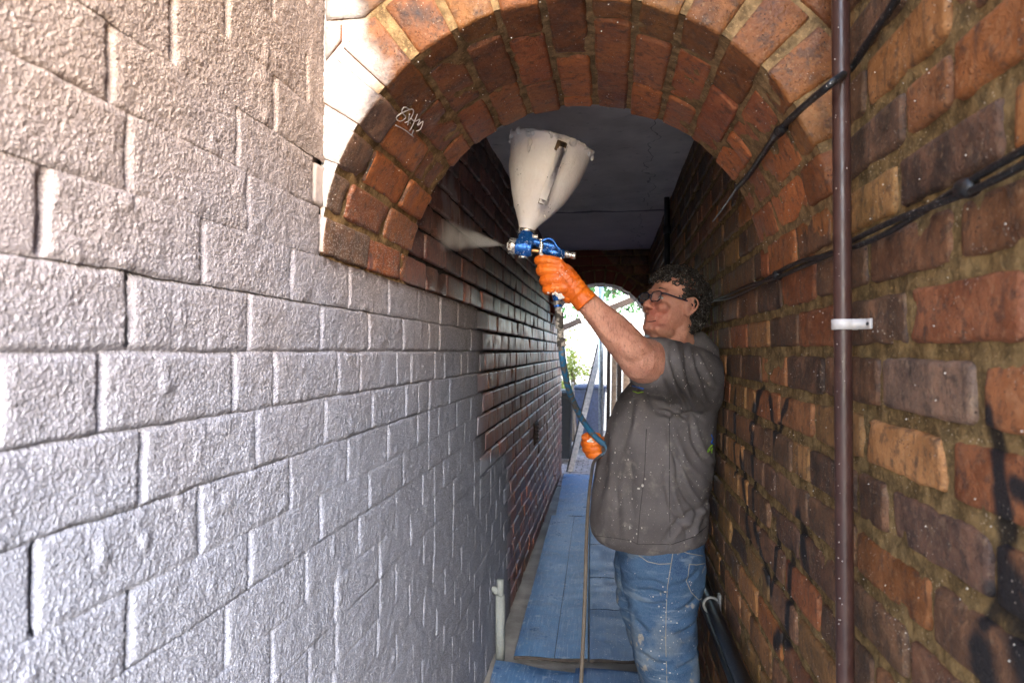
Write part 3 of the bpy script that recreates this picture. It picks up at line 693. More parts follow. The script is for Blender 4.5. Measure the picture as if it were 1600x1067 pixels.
part('pipe', tube([(x_, b0.y, .0), (x_, b0.y, tp.z-.07)], .021, 16), MPVC, pc); part('socket', tube([(x_, b0.y, tp.z-.085), (x_, b0.y, tp.z)], .016, 16), MPVC, pc)
part('bracket', bevbox((XL+.012, b0.y, tp.z-.05), (.014, .012, .015)), MPVC, pc)
vq = atx(836, 676, XL); av = thing('air_vent', 'small dark slotted air vent let into the left wall far in', 'vent', tuple(vq))
part('frame', bevbox((XL+.004, vq.y, vq.z), (.006, .11, .075)), simple('vent_clay', (.05, .03, .026), .7), av)
for k in range(5): part('louvre', bevbox((XL+.014, vq.y, vq.z-.052+k*.026), (.006, .095, .005), Matrix.Rotation(.5, 3, 'Y')), simple('vent_clay_edge', (.07, .045, .04), .7) if k == 0 else bpy.data.materials['vent_clay_edge'], av)
# white scribbled tag on the arch underside
MCH = simple('chalk_paint', (.62, .58, .58), .7)
tag = thing('graffiti_tag', 'small white handwritten scribble on the left underside of the near arch', 'graffiti', tuple(oncyl(640, 190)))
TG = [[(641, 172), (632, 168), (628, 175), (634, 184), (625, 190), (619, 184), (628, 177), (643, 171), (646, 176), (640, 188), (633, 192)],
      [(652, 179), (645, 196), (640, 205)], [(643, 186), (648, 190), (656, 187), (652, 196)], [(640, 178), (637, 196)],
      [(658, 191), (654, 196), (661, 190), (657, 202), (651, 205)], [(618, 196), (632, 203), (646, 214)], [(646, 204), (643, 212)]]
for t_ in TG: part('stroke', tube(spline([oncyl(a, b, RAD-.0035) for a, b in t_], 5), .0011, 6), MCH, tag)

# ------------------------------------------------------------------ spray gun and hopper
YG = 1.97; K = 1/pxm(YG)
MHOP = M_('hopper_plastic'); m = MHOP
dirt = m.math('MULTIPLY', m.rng(m.vor(120), .3, .16), m.rng(m.noise(16, 3), .60, .66)); dr = m.rng(m.noise(1, 5, .7, vec=m.vscale((60, 60, 14))), .62, .72, 0, .25)
c_ = m.mix(m.rng(m.noise(13, 5), .3, .7), (.84, .77, .74), (.90, .86, .84)); c_ = m.mix(dr, c_, (.50, .42, .36)); c_ = m.mix(m.math('MULTIPLY', dirt, .8), c_, (.06, .05, .045))
MHOP = m.out(c_, m.rng(m.noise(22), .3, .7, .35, .6), 0, m.bump(m.math('ADD', m.noise(45, 4), m.math('MULTIPLY', m.noise(200), .3)), .003), .5)
MCRUST = M_('dried_render'); m = MCRUST; MCRUST = m.out((.74, .70, .67), .8, 0, m.bump(m.noise(150, 5), .006), .3)
MBLUE = M_('blue_anodised'); m = MBLUE
k_ = m.math('MULTIPLY', m.rng(m.vor(230), .3, .18), m.rng(m.noise(60, 3), .45, .55)); c_ = m.mix(m.rng(m.noise(70, 4), .55, .7, 0, .8), (.012, .11, .42), (.02, .045, .10)); c_ = m.mix(k_, c_, (.7, .68, .66))
MBLUE = m.out(c_, m.mix(k_, .22, .8), m.mix(k_, .55, 0.), m.bump(m.noise(90, 4), .002), .6)
MSIL = M_('silver_fitting'); m = MSIL; k_ = m.rng(m.noise(110, 4), .52, .6); MSIL = m.out(m.mix(k_, (.55, .53, .50), (.45, .40, .36)), m.mix(k_, .25, .8), m.mix(k_, .9, 0.), m.bump(m.noise(120, 4), .0025), .5)
gp = lambda x, y, dy=0: at(x, y, YG+dy)
gun = thing('texture_spray_gun', 'blue and silver hopper spray gun with a big off-white funnel, held up by the man', 'spray gun', tuple(gp(826, 388)))
R_ = Matrix.Rotation(math.radians(14.5), 3, 'Y')   # hopper leans to the right
def hop(prof, seg=56, wob=0, seed=0):
    V = []; Fc = []
    for (px, py, r, *rest) in prof:
        c = gp(px, py, .03)
        for k in range(seg):
            a = 2*math.pi*k/seg; q = R_ @ Vector((r*math.cos(a), r*math.sin(a), 0)); V.append(tuple(c+q))
    n = len(prof)
    for i in range(n-1):
        for k in range(seg): k2 = (k+1) % seg; Fc.append((i*seg+k, i*seg+k2, (i+1)*seg+k2, (i+1)*seg+k))
    V = np.array(V); V = V+np.stack([fbm(V, 14, seed, 2), fbm(V+7, 14, seed, 2), fbm(V+3, 14, seed, 2)], -1)*wob
    return V, Fc
prof = [(823, 366, 13*K), (824, 358, 13.5*K), (826, 350, 17*K), (833, 329, 31*K), (840, 309, 43.5*K), (846, 290, 52*K), (849, 279, 56*K), (851, 272, 58*K), (857, 246, 62.5*K), (860.5, 232, 65*K), (861, 230, 67*K), (862, 227, 67*K), (862, 227, 64*K), (858, 243, 60.5*K), (848, 279, 53*K), (830, 332, 28*K)]
part('hopper', hop(prof, wob=.0018, seed=3), MHOP, gun)
g = []     # crusted drips hanging over the rim
for k in range(34):
    a = random.uniform(0, 2*math.pi); c = gp(861.5, 229, .03)+R_ @ Vector((math.cos(a)*66*K, math.sin(a)*66*K, 0)); s = random.uniform(.003, .008)
    g.append(ellip(c+Vector((0, 0, -s*random.uniform(-.8, 1.5))), (s*1.3, s, s*random.choice([.7, 1, 1.6, 2.6])), n=6))
for k in range(70):
    a = 2*math.pi*k/70; a2 = a+.11; cc = gp(862, 227.5, .03)
    g.append(rtube([cc+R_ @ Vector((math.cos(t)*65.6*K, math.sin(t)*65.6*K, random.uniform(-.001, .002))) for t in (a, a2)], random.uniform(.0028, .005), 6))
g += [ellip(gp(826, 232, -.083), (.006, .004, .013), n=7), ellip(gp(828, 222, -.087), (.008, .004, .012), n=7), ellip(gp(852, 338, -.04), (.003, .003, .004), n=6)]
part('dried_drips', fuse(g, .0017, 3), MCRUST, gun, kind='stuff')
# strap handle on the near side of the hopper
ha, hb = gp(878, 234, -.112), gp(849, 312, -.085); d = (hb-ha).normalized(); sd_ = Vector((0, 1, 0)).cross(d).normalized(); Mh = np.array([sd_, d.cross(sd_), d]).T
MHJ = simple('handle_joint_brown', (.16, .10, .05), .7)
part('handle_joint', bevbox(ha+Vector((-.004, .012, .012)), (.013, .012, .014), Mh), MHJ, gun)
part('handle_joint', bevbox(hb+Vector((-.006, .012, -.002)), (.006, .014, .008), Mh), MHJ, gun)
part('handle', merge([bevbox((ha+hb)/2, (.0115, .005, (hb-ha).length/2), Mh), bevbox(ha+Vector((0, .018, .002)), (.009, .022, .008), Mh), bevbox(hb+Vector((0, .022, 0)), (.009, .026, .008), Mh)]), MHOP, gun)
def ring(c, ax, r0, r1, L, seg=28):
    c = Vector(c); ax = Vector(ax).normalized(); return tube([c-ax*L/2, c-ax*L/2*.8, c+ax*L/2*.8, c+ax*L/2], [r0*.93, r0, r1, r1*.93], seg)
axg = (gp(900, 400)-gp(795, 385)).normalized(); axn = (R_ @ Vector((0, 0, 1)))
part('hopper_clamp', merge([ring(gp(823, 367, .03), axn, 15.5*K, 15.5*K, 6*K), ring(gp(836, 370, -.0), axg, 3.5*K, 3.5*K, 9*K), ring(gp(823.5, 361, .03), axn, 14.3*K, 14.3*K, 6*K)]), MSIL, gun)
part('feed_body', fuse([tube([gp(823, 366, .02), gp(821, 378, .01), gp(820, 388)], [13*K, 14*K, 14*K], 20), tube([gp(806, 385), gp(832, 389)], [13*K, 12.5*K], 24), tube([gp(822, 388), gp(818, 401)], [9*K, 7*K], 16), tube([gp(826, 376), gp(868, 386)], [6*K, 5*K], 14)], .0022, 5), MBLUE, gun)
part('nozzle_ring', merge([ring(gp(801, 385), axg, 13.3*K, 13.3*K, 11*K), ring(gp(809, 386), axg, 11.5*K, 11.5*K, 5*K)]), MSIL, gun)
part('nozzle_tip', ring(gp(795, 384), axg, 5*K, 7.5*K, 5*K), MCRUST, gun)
part('drain_cap', ring(gp(817, 402), (0, 0, 1), 7.5*K, 7.5*K, 3.5*K), MSIL, gun)
part('air_tube', merge([tube([gp(848, 391), gp(862, 394), gp(882, 398)], [5.5*K, 6.5*K, 6.5*K], 16), tube([gp(838, 382), gp(860, 387), gp(881, 393)], [4*K, 4*K, 3*K], 12)]), MBLUE, gun)
part('needle', ring(gp(836, 392), axg, 3.5*K, 3*K, 18*K), simple('brass', (.5, .26, .1), .4, .8), gun)
part('air_coupling', merge([ring(gp(885, 397.5), axg, 5.5*K, 5.5*K, 5*K), ring(gp(891, 398.5), axg, 4.2*K, 4.2*K, 8*K), ring(gp(896, 399.5), axg, 5.4*K, 5.4*K, 7*K)]), MSIL, gun)
part('lever', merge([tube(spline([gp(846, 377, -.012), gp(856, 373, -.012), gp(864, 376, -.012), gp(870, 385, -.012), gp(876, 391, -.012)], 6), 2*K, 8), tube(spline([gp(848, 381, -.004), gp(860, 381, -.004), gp(872, 391, -.004)], 6), 1.6*K, 8)]), MBLUE, gun)
part('trigger', merge([tube(spline([gp(846, 374, -.006), gp(846, 386, -.008), gp(844, 400, -.006), gp(846, 420, .005)], 6), [3.6*K]*19, 10)]), MSIL, gun)
gg = [rtube([gp(858, 397, .01), gp(866, 430, .012), gp(871, 466, .012)], [.014, .016, .014])]
part('grip', gg[0], MBLUE, gun)

# air hose: fittings under the fist, then hose through the lower hand to the floor
MHOSE = M_('hose_rubber'); m = MHOSE; k_ = m.rng(m.noise(38, 4), .46, .56)
x__, y__, z__ = m.sep(); low = m.rng(z__, 1.12, .95)
MHOSE = m.out(m.mix(m.math('MAXIMUM', m.math('MULTIPLY', low, .92), m.math('MULTIPLY', k_, .85)), (.02, .13, .26), m.mix(m.noise(70), (.075, .052, .03), (.16, .12, .075))), .6, 0, m.bump(m.noise(140, 3), .002), .4)
MFIT = M_('caked_fitting'); m = MFIT; MFIT = m.out(m.mix(m.rng(m.noise(70, 4), .42, .58), (.05, .045, .04), (.36, .33, .29)), .7, .2, m.bump(m.noise(110, 4), .004), .4)
YH = 2.42
hz = thing('air_hose', 'paint-caked blue and brown air hose hanging from the gun, looped through the lower hand', 'hose', tuple(gp(871, 470)))
part('connector', merge([ring(gp(871, 472, .012), (0, 0, 1), 6*K, 6*K, 12*K), ring(gp(872, 483, .014), (0, 0, 1), 5*K, 5*K, 12*K), ring(gp(874, 501, .016), (0, 0, 1), 6.5*K, 6.5*K, 26*K), ring(gp(876, 521, .018), (0, 0, 1), 5.3*K, 5.3*K, 16*K), ring(gp(877, 535, .02), (0, 0, 1), 7*K, 7*K, 14*K)]), MFIT, hz)
part('blue_band', ring(gp(871.5, 478, .013), (0, 0, 1), 6.6*K, 6.6*K, 4*K), MBLUE, hz)
hp_ = [gp(877, 538, .02), at(879, 560, 2.0), at(884, 590, 2.06), at(892, 618, 2.14), at(904, 645, 2.24), at(918, 668, 2.31), at(932, 684, 2.33), at(944, 694, 2.34)]
part('upper_hose', tube(spline(hp_, 8), .0098, 12), MHOSE, hz)
lh = [at(944, 694, 2.34), at(948, 704, 2.345), at(938, 712, 2.35), at(928, 722, 2.3), at(924, 742, 2.22), at(919, 790, 2.1), at(916, 850, 2.0), at(915, 900, 1.95), at(912, 980, 1.9), at(908, 1067, 1.86), at(903, 1200, 1.8), at(880, 1300, 1.6)]
part('lower_hose', tube(spline(lh, 8), .0056, 10), MHOSE, hz)

# spray: a thin cone of droplets from the nozzle to the wall
nz = gp(792, 384); hit = Vector((XL+.004, YG+.10, nz.z+.055)); ax = hit-nz
MM = bpy.data.materials.new('spray'); MM.use_nodes = True; nt = MM.node_tree; nt.nodes.remove(nt.nodes['Principled BSDF'])
pvn = nt.nodes.new('ShaderNodeVolumePrincipled'); pvn.inputs['Color'].default_value = (.95, .93, .92, 1); pvn.inputs['Anisotropy'].default_value = .1
nt.links.new(pvn.outputs[0], nt.nodes['Material Output'].inputs['Volume'])
ge = nt.nodes.new('ShaderNodeNewGeometry'); vs_ = nt.nodes.new('ShaderNodeVectorMath'); vs_.operation = 'DISTANCE'; vs_.inputs[1].default_value = nz; nt.links.new(ge.outputs['Position'], vs_.inputs[0])
mr = nt.nodes.new('ShaderNodeMapRange'); mr.interpolation_type = 'SMOOTHERSTEP'
for i, v in enumerate((.0, .2, 110., 16.)): mr.inputs[i+1].default_value = v
nt.links.new(vs_.outputs['Value'], mr.inputs[0])
nn = nt.nodes.new('ShaderNodeTexNoise'); nn.inputs['Scale'].default_value = 22; nn.inputs['Detail'].default_value = 3; nt.links.new(ge.outputs['Position'], nn.inputs[0])
m2 = nt.nodes.new('ShaderNodeMapRange')
for i, v in enumerate((.3, .7, .25, 1.5)): m2.inputs[i+1].default_value = v
nt.links.new(nn.outputs[0], m2.inputs[0]); mu = nt.nodes.new('ShaderNodeMath'); mu.operation = 'MULTIPLY'
nt.links.new(mr.outputs[0], mu.inputs[0]); nt.links.new(m2.outputs[0], mu.inputs[1]); sb = nt.nodes.new('ShaderNodeVectorMath'); sb.operation = 'SUBTRACT'; sb.inputs[1].default_value = nz; nt.links.new(ge.outputs['Position'], sb.inputs[0])
dt = nt.nodes.new('ShaderNodeVectorMath'); dt.operation = 'DOT_PRODUCT'; dt.inputs[1].default_value = ax.normalized(); nt.links.new(sb.outputs[0], dt.inputs[0])
an = nt.nodes.new('ShaderNodeMath'); an.operation = 'DIVIDE'; nt.links.new(dt.outputs['Value'], an.inputs[0]); nt.links.new(vs_.outputs['Value'], an.inputs[1])
fo = nt.nodes.new('ShaderNodeMapRange'); fo.interpolation_type = 'SMOOTHSTEP'
for i, v in enumerate((math.cos(math.atan2(.062, ax.length)), 1., 0., 1.)): fo.inputs[i+1].default_value = v
nt.links.new(an.outputs[0], fo.inputs[0]); mu2 = nt.nodes.new('ShaderNodeMath'); mu2.operation = 'MULTIPLY'; nt.links.new(mu.outputs[0], mu2.inputs[0]); nt.links.new(fo.outputs[0], mu2.inputs[1])
nt.links.new(mu2.outputs[0], pvn.inputs['Density'])
link('spray_mist', mesh('spray_mist', *tube([nz, nz+ax*.25, nz+ax*.6, nz+ax*.97], [.003, .018, .04, .064], 24)), MM, smooth=True, label='fine white jet of sprayed coating leaving the nozzle towards the left wall', cat='spray', kind='stuff')

# ------------------------------------------------------------------ the man
man = thing('person', 'man in speckled grey polo shirt and jeans leaning on the right wall, arm raised', 'person', (.2, 2.4, 0))
MSK = M_('skin'); m = MSK
c_ = m.mix(m.rng(m.noise(18, 4), .3, .7), (.46, .20, .135), (.62, .31, .215)); c_ = m.mix(m.rng(m.noise(120, 3), .55, .72, 0, .5), c_, (.30, .11, .07))
FC = at(1022, 492, 2.24)
vd = m.N.new('ShaderNodeVectorMath'); vd.operation = 'DISTANCE'; vd.inputs[1].default_value = FC; m.t.links.new(m.pos, vd.inputs[0])
c_ = m.mix(m.math('MULTIPLY', m.rng(vd.outputs['Value'], .075, .015), m.rng(m.noise(45, 4), .3, .6, .3, .75)), c_, (.50, .13, .085))
hair_ = m.math('MULTIPLY', m.rng(m.noise(1, 4, .7, vec=m.vscale((230, 230, 60))), .52, .64), m.rng(m.sep()[1], 2.22, 2.12)); c_ = m.mix(m.math('MULTIPLY', hair_, .4), c_, (.10, .05, .03))
c_, _ = splat(m, c_, 240, .12, .25)
MSK = m.out(c_, .5, 0, m.bump(m.math('ADD', m.noise(260, 3), m.noise(60, 3)), .0025), .45, **{'Subsurface Weight': .12, 'Subsurface Radius': (.02, .008, .004)})
hf = Vector((-math.cos(math.radians(33)), -math.sin(math.radians(33)), 0)); tilt = math.radians(14)
hl = Vector((0, 0, 1)).cross(hf); hfw = (hf*math.cos(tilt)+Vector((0, 0, 1))*math.sin(tilt)); hu = hfw.cross(hl)
HC = at(1053, 478, 2.31); HS = .97
HM = np.array([hfw, hl, hu]).T*HS
H = lambda x, y, z: Vector(HM @ np.array((x, y, z)))+HC
def HX(g): return np.asarray(g[0]) @ HM.T+np.array(HC), g[1]
def hring(x0, x1, w, z): return ((x0+x1)/2, 0, z, (x1-x0)/2, w)
head = loft([hring(.045, .082, .018, -.116), hring(.0, .093, .036, -.106), hring(-.04, .096, .050, -.090), hring(-.062, .094, .058, -.070), hring(-.08, .092, .064, -.045), hring(-.09, .090, .068, -.02), hring(-.098, .087, .071, .0), hring(-.102, .092, .074, .025), hring(-.102, .089, .075, .05), hring(-.095, .075, .070, .078), hring(-.078, .05, .055, .098), hring(-.045, .01, .025, .110)], 40, 2.15)
hd = [HX(head), HX(rtube([(.086, 0, .012), (.098, 0, -.006), (.112, 0, -.026)], [.0075, .009, .0125])), HX(ellip((.103, .012, -.033), (.010, .0085, .0075))), HX(ellip((.103, -.012, -.033), (.010, .0085, .0075))),
      HX(ellip((.089, 0, -.098), (.016, .022, .015))), HX(rtube([(.082, -.045, .026), (.091, -.02, .03), (.093, 0, .027), (.091, .02, .03), (.082, .045, .026)], [.007, .009, .008, .009, .007])),
      HX(ellip((.070, .038, -.028), (.022, .022, .02))), HX(ellip((.070, -.038, -.028), (.022, .022, .02))),
      HX(rtube([(.086, -.022, -.060), (.0955, 0, -.058), (.086, .022, -.060)], [.0035, .0062, .0035])), HX(rtube([(.085, -.02, -.072), (.0945, 0, -.0725), (.085, .02, -.072)], [.0035, .007, .0035])),
      HX(ellip((.04, .03, -.098), (.045, .028, .022))), HX(ellip((.04, -.03, -.098), (.045, .028, .022)))]
for s in (1, -1):
    E = Matrix.Rotation(s*math.radians(22), 3, 'Z') @ Matrix.Rotation(math.radians(-12), 3, 'Y')
    hel = spline([(-.002, s*.074, -.036), (.006, s*.078, -.022), (.010, s*.080, .0), (.006, s*.083, .018), (-.010, s*.088, .024), (-.024, s*.092, .014), (-.025, s*.090, -.006), (-.014, s*.085, -.026), (-.003, s*.079, -.038)], 5)
    hd += [HX(tube(hel, .0042, 8)), HX(ellip((-.008, s*.077, -.004), (.017, .006, .027), E)), HX(ellip((-.003, s*.078, -.034), (.007, .005, .009))), HX(rtube([(.004, s*.078, -.012), (.001, s*.08, -.003)], .005)), HX(tube(spline([(-.002, s*.081, .014), (-.014, s*.086, .008), (-.014, s*.084, -.012), (-.006, s*.08, -.022)], 5), .003, 8))]
NB = at(1070, 560, 2.40)
hd += [rtube([H(-.02, 0, -.05), H(-.012, 0, -.10), NB], [.060, .062, .075]), rtube([H(.045, 0, -.105), H(.01, 0, -.14), (NB+H(0, 0, -.1))/2+Vector((-.03, 0, -.02))], [.03, .045, .05])]
body = hd
sh, el, fa, wr_ = at(1082, 585, 2.27), at(1004, 563, 2.04), at(957, 515, 2.01), at(913, 469, 1.98)
k2 = lambda px, Y: px/pxm(Y)
body += [rtube(spline([at(1100, 590, 2.36), sh, at(1040, 572, 2.15), el], 5), [.085, .08, .078, .076, .075, .075, .075, .075, .073, .072, .071, .070, .070, .069, .068, .067], 20)]
A_ = spline([el, at(984, 544, 2.03), fa, at(934, 490, 1.995), wr_, at(900, 455, 1.98)], 4)
r_ = np.interp(np.linspace(0, 5, len(A_)), [0, 1, 2, 3, 4, 5], [.064, .056, .0485, .040, .0335, .032])
body += [rtube(A_, list(r_), 20), ellip(at(1000, 572, 2.0), (.026, .022, .024)), ellip(at(992, 545, 2.0), (.05, .04, .04))]
# torso core, hidden arm, legs
TC = [(530, 1050, 1092, .07), (560, 1020, 1108, .15), (600, 995, 1113, .18), (671, 955, 1110, .19), (735, 940, 1105, .2), (825, 950, 1098, .18), (900, 990, 1080, .11)]
def trings(T, Y, grow=0): 
    out = []
    for (py, xl, xr, hy) in T:
        a, b = at(xl, py, Y), at(xr, py, Y); out.append(((a.x+b.x)/2, Y, at(xl, py, Y-.75*hy).z, (b.x-a.x)/2+grow, hy+grow))
    return out
body += [loft(trings(TC, 2.43)[::-1], 28)]
rh = at(924, 694, 2.40)
body += [rtube(spline([at(1070, 590, 2.58), at(1020, 660, 2.66), at(985, 705, 2.6), at(950, 698, 2.45), at(937, 696, 2.41)], 4), list(np.linspace(.06, .03, 17)), 16)]
LN = [at(1040, 880, 2.33), at(1037, 1000, 2.30), at(1045, 1100, 2.30), at(1062, 1168, 2.34)]
LF = [at(1015, 880, 2.55), at(1020, 1000, 2.53), at(1032, 1080, 2.54), at(1045, 1150, 2.56)]
for L_ in (LN, LF): body += [rtube(spline(L_, 4), list(np.linspace(.085, .045, 13)), 16)]
bm_ = fuse(body, .0042, 4)
V, Nn = mverts(bm_); sx, sy, sz_ = proj(V)
def ridge(x0, y0, x1, y1, w, amp, P_=None):
    dx, dy = x1-x0, y1-y0; L = math.hypot(dx, dy); t = np.clip(((sx-x0)*dx+(sy-y0)*dy)/L/L, 0, 1)
    return amp*np.exp(-((np.hypot(sx-x0-t*dx, sy-y0-t*dy)+1.5*fbm(V, 25, 5, 2))/w)**2)*np.sin(np.clip(t, .05, .95)*math.pi)**.5
D = fbm(V, 60, 3, 2)*.0006+fbm(V, 14, 13, 2)*.0022*(sy > 440)*(sx < 1030)
for a in [(922, 474, 985, 545, 4, -.0035), (935, 470, 1000, 520, 4, .004), (918, 488, 960, 540, 5, .0035), (950, 500, 1005, 545, 3.5, -.003), (975, 560, 1010, 592, 5, -.003), (990, 530, 1012, 590, 5, .004),
          (1035, 482, 1026, 500, 2.2, -.0024), (1020, 500, 1030, 514, 2.5, -.002), (1036, 512, 1068, 522, 3, -.003), (1026, 520, 1050, 530, 3, .003), (1040, 466, 1050, 474, 1.5, -.0012), (1040, 470, 1051, 479, 1.5, -.0012)]: D = D+np.where(Nn[:, 1] < .4, ridge(*a), 0)
V = V+Nn*D[:, None]; msets(bm_, V)
part('body', bm_, MSK, man)
bvB = BVHTree.FromPolygons([tuple(v) for v in V.tolist()], [tuple(p.vertices) for p in bm_.polygons])
def faceline(pts, rad, off=.0):
    P = [bvB.ray_cast(Vector((0, 0, CZ)), ray(*p).normalized())[0] for p in pts]; P = [p for p in P if p is not None]
    return tube(spline(P, 4), rad, 6) if len(P) > 2 else None
MCR = simple('mouth_crease', (.09, .03, .025), .6)
for pts, rad in (([(1008.5, 502), (1013, 502.5), (1018, 502.5), (1025, 501)], .0016), ([(1010, 491.5), (1012, 491), (1014, 490.5)], .0017)):
    q = faceline(pts, rad)
    if q: part('crease', q, MCR, man)
# eyes, mouth line
ME = simple('eye_white', (.55, .5, .46), .2); MEI = simple('iris', (.03, .02, .015), .2)
for s in (1, -1):
    part('eye', HX(ellip((.0815, s*.031, .003), (.0075, .0095, .0055), n=10)), ME, man); part('iris', HX(ellip((.0865, s*.030, .004), (.003, .0042, .0042), n=8)), MEI, man); 
    part('eyebrow', HX(rtube([(.090, s*.014, .030), (.092, s*.03, .034), (.082, s*.048, .030)], [.003, .0036, .002], 8)), simple('brow_hair', (.05, .035, .03), .8) if s == 1 else bpy.data.materials['brow_hair'], man)
part('mouth_line', HX(tube(spline([(.079, .027, -.064), (.090, .013, -.0655), (0.0955, 0, -.065), (.090, -.013, -.0655), (.079, -.027, -.064)], 5), .0024, 6)), simple('mouth_dark', (.10, .03, .025), .6), man)
# hair: curls over the skull
MH = M_('curly_hair'); m = MH; c_, _ = splat(m, m.mix(m.noise(60), (.010, .008, .007), (.035, .027, .022)), 300, .24, .75, (.8, .76, .7)); MH = m.out(c_, .5, 0, None, .4)
def skull(th, ph):
    d = np.array((math.sin(th)*math.cos(ph), math.sin(th)*math.sin(ph), math.cos(th)))
    return np.array((-.008, 0, .012))+d*np.array((.098, .076, .101)), d
gs = []; N_ = 0
while N_ < 1500:
    z = random.uniform(-1, 1); th = math.acos(z); ph = random.uniform(-math.pi, math.pi); p, d = skull(th, ph)
    if -.036 < p[0] < .03 and -.055 < p[2] < .03 and abs(p[1]) > .05: continue
    hl_ = .078 if p[2] > .055 else (.030 if p[2] > .012 else (-.012 if p[2] > -.0 else -.030))
    if p[2] < -.085 or p[0] > hl_ + random.uniform(-.006, .006): continue
    if p[2] < .055 and p[2] > .012 and p[0] > .05: continue
    N_ += 1; out_ = random.uniform(.0, .026)*(1 if p[2] > .03 else .75)+.003
    c = p+d*out_; r = random.uniform(.004, .0095); n = Vector(d)+Vector((random.gauss(0, .8), random.gauss(0, .8), random.gauss(0, .8))); n.normalize()
    a = n.orthogonal().normalized(); b = n.cross(a); ang = random.uniform(4.0, 6.6); ph0 = random.uniform(0, 6.28)
    pts = [Vector(c)+a*(r*math.cos(ph0+ang*k/9))+b*(r*math.sin(ph0+ang*k/9))+n*(.0035*k/9) for k in range(10)]
    gs.append(HX(tube(pts, [.0016]+[.0024]*8+[.0012], 4)))
cap = [HX(ellip((-.014, 0, .018), (.096, .079, .099), n=18)), HX(ellip((-.058, 0, -.03), (.045, .066, .065), n=12))]
hv, hfc = merge(gs); part('hair', mesh('hair', hv, hfc), MH, man)
cb_ = fuse(cap, .004, 2); V, Nn = mverts(cb_); L_ = (V-np.array(HC)) @ np.linalg.inv(HM).T
lim = np.where(L_[:, 2] > .055, .070, np.where(L_[:, 2] > .012, .026, -.026)); V = V+Nn*(fbm(V, 70, 4, 2)*.003)[:, None]
push = np.clip((L_[:, 0]-lim)/.02, 0, 1)*.03; push = np.maximum(push, np.clip((-.075-L_[:, 2])/.01, 0, 1)*.03); V = V-(Nn*push[:, None]); msets(cb_, V)
part('hair_base', cb_, MH, man)
# glasses
gl = part('glasses', HX(merge(
    [tube([(.104+.0*c, s*.034+(.026*math.copysign(abs(math.cos(a))**.6, math.cos(a))), .002+.0175*math.copysign(abs(math.sin(a))**.6, math.sin(a))) for a in np.linspace(0, 2*math.pi, 25) for c in (0,)], .0019, 8, False) for s in (1, -1)]
    +[tube(spline([(.104, -.008, .006), (.108, 0, .009), (.104, .008, .006)], 4), .0024, 8)]
    +[tube(spline([(.103, s*.059, .010), (.096, s*.071, .011), (.06, s*.0785, .009), (.005, s*.081, .008), (-.012, s*.084, -.002)], 5), .0026, 8) for s in (1, -1)])), simple('glasses_frame', (.008, .012, .03), .25), man)
MLE = M_('lens_glass'); MLE = MLE.out((.3, .25, .25), .05, 0, None, .5, **{'Alpha': .14})
for s in (1, -1):
    a_ = np.linspace(0, 2*math.pi, 25)[:-1]; V = [(.1045, s*.034+.0255*math.copysign(abs(math.cos(a))**.6, math.cos(a)), .002+.017*math.copysign(abs(math.sin(a))**.6, math.sin(a))) for a in a_]
    part('lens', HX((V+[(x-.0015, y, z) for x, y, z in V], [tuple(range(24)), tuple(range(24, 48))[::-1]]+[(i, (i+1) % 24, 24+(i+1) % 24, 24+i) for i in range(24)])), MLE, gl, False)
# shirt
TS = [(530, 1055, 1092, .075), (540, 1036, 1104, .135), (552, 1022, 1112, .175), (570, 1008, 1117, .20), (592, 992, 1120, .215), (623, 968, 1121.5, .225), (671, 948, 1118, .235), (735, 932, 1114, .24), (785, 924, 1109, .242), (825, 920, 1108, .24), (846, 921, 1106, .235), (856, 928, 1098, .22)]
shirt = [loft(trings(TS, 2.44)[::-1], 48, 2.25)]
shirt += [rtube(spline([at(1104, 600, 2.38), at(1082, 592, 2.28), at(1052, 582, 2.19), at(1024, 571, 2.10)], 5), list(np.interp(np.arange(16), [0, 5, 10, 15], [.10, .105, .098, .0885])), 28)]
shirt += [rtube([at(1045, 545, 2.34), at(1085, 545, 2.36), at(1106, 570, 2.38)], [.05, .065, .07]), rtube(spline([at(1035, 625, 2.22), at(1062, 640, 2.25), at(1090, 625, 2.28)], 4), [.05]*9), rtube([at(1075, 595, 2.60), at(1025, 650, 2.66)], [.1, .085])]
sm = fuse(shirt, .0055, 7); V, Nn = mverts(sm)
sx, sy, sz_ = proj(V)
def fold(x0, y0, x1, y1, w, amp, curve=0):
    dx, dy = x1-x0, y1-y0; L = math.hypot(dx, dy); t = np.clip(((sx-x0)*dx+(sy-y0)*dy)/L/L, 0, 1)
    cx = x0+t*dx-dy/L*curve*np.sin(t*math.pi); cy = y0+t*dy+dx/L*curve*np.sin(t*math.pi)
    d = np.hypot(sx-cx, sy-cy)+2.0*fbm(V, 14, 5, 2); side = (sx-cx)*(-dy)+(sy-cy)*dx
    e = np.sin(np.clip(t, .03, .97)*math.pi)**.5
    return 1.5*amp*(np.exp(-(d/w)**2)-1.15*np.exp(-((d-1.9*w)/(w*.8))**2)*(side > 0))*e
D = fbm(V, 6, 11, 3)*.006+fbm(V*np.array((1, 1, .35)), 15, 12, 2)*.0028
near = (Nn[:, 1] < .35)
D = D*np.where((sy > 520) & (sy < 625) & (sx < 1060), np.clip((sx-1026)/24, .0, 1), 1)
SLV = np.where((sy > 520) & (sy < 625) & (sx < 1060), np.clip((sx-1026)/24, .0, 1), 1)
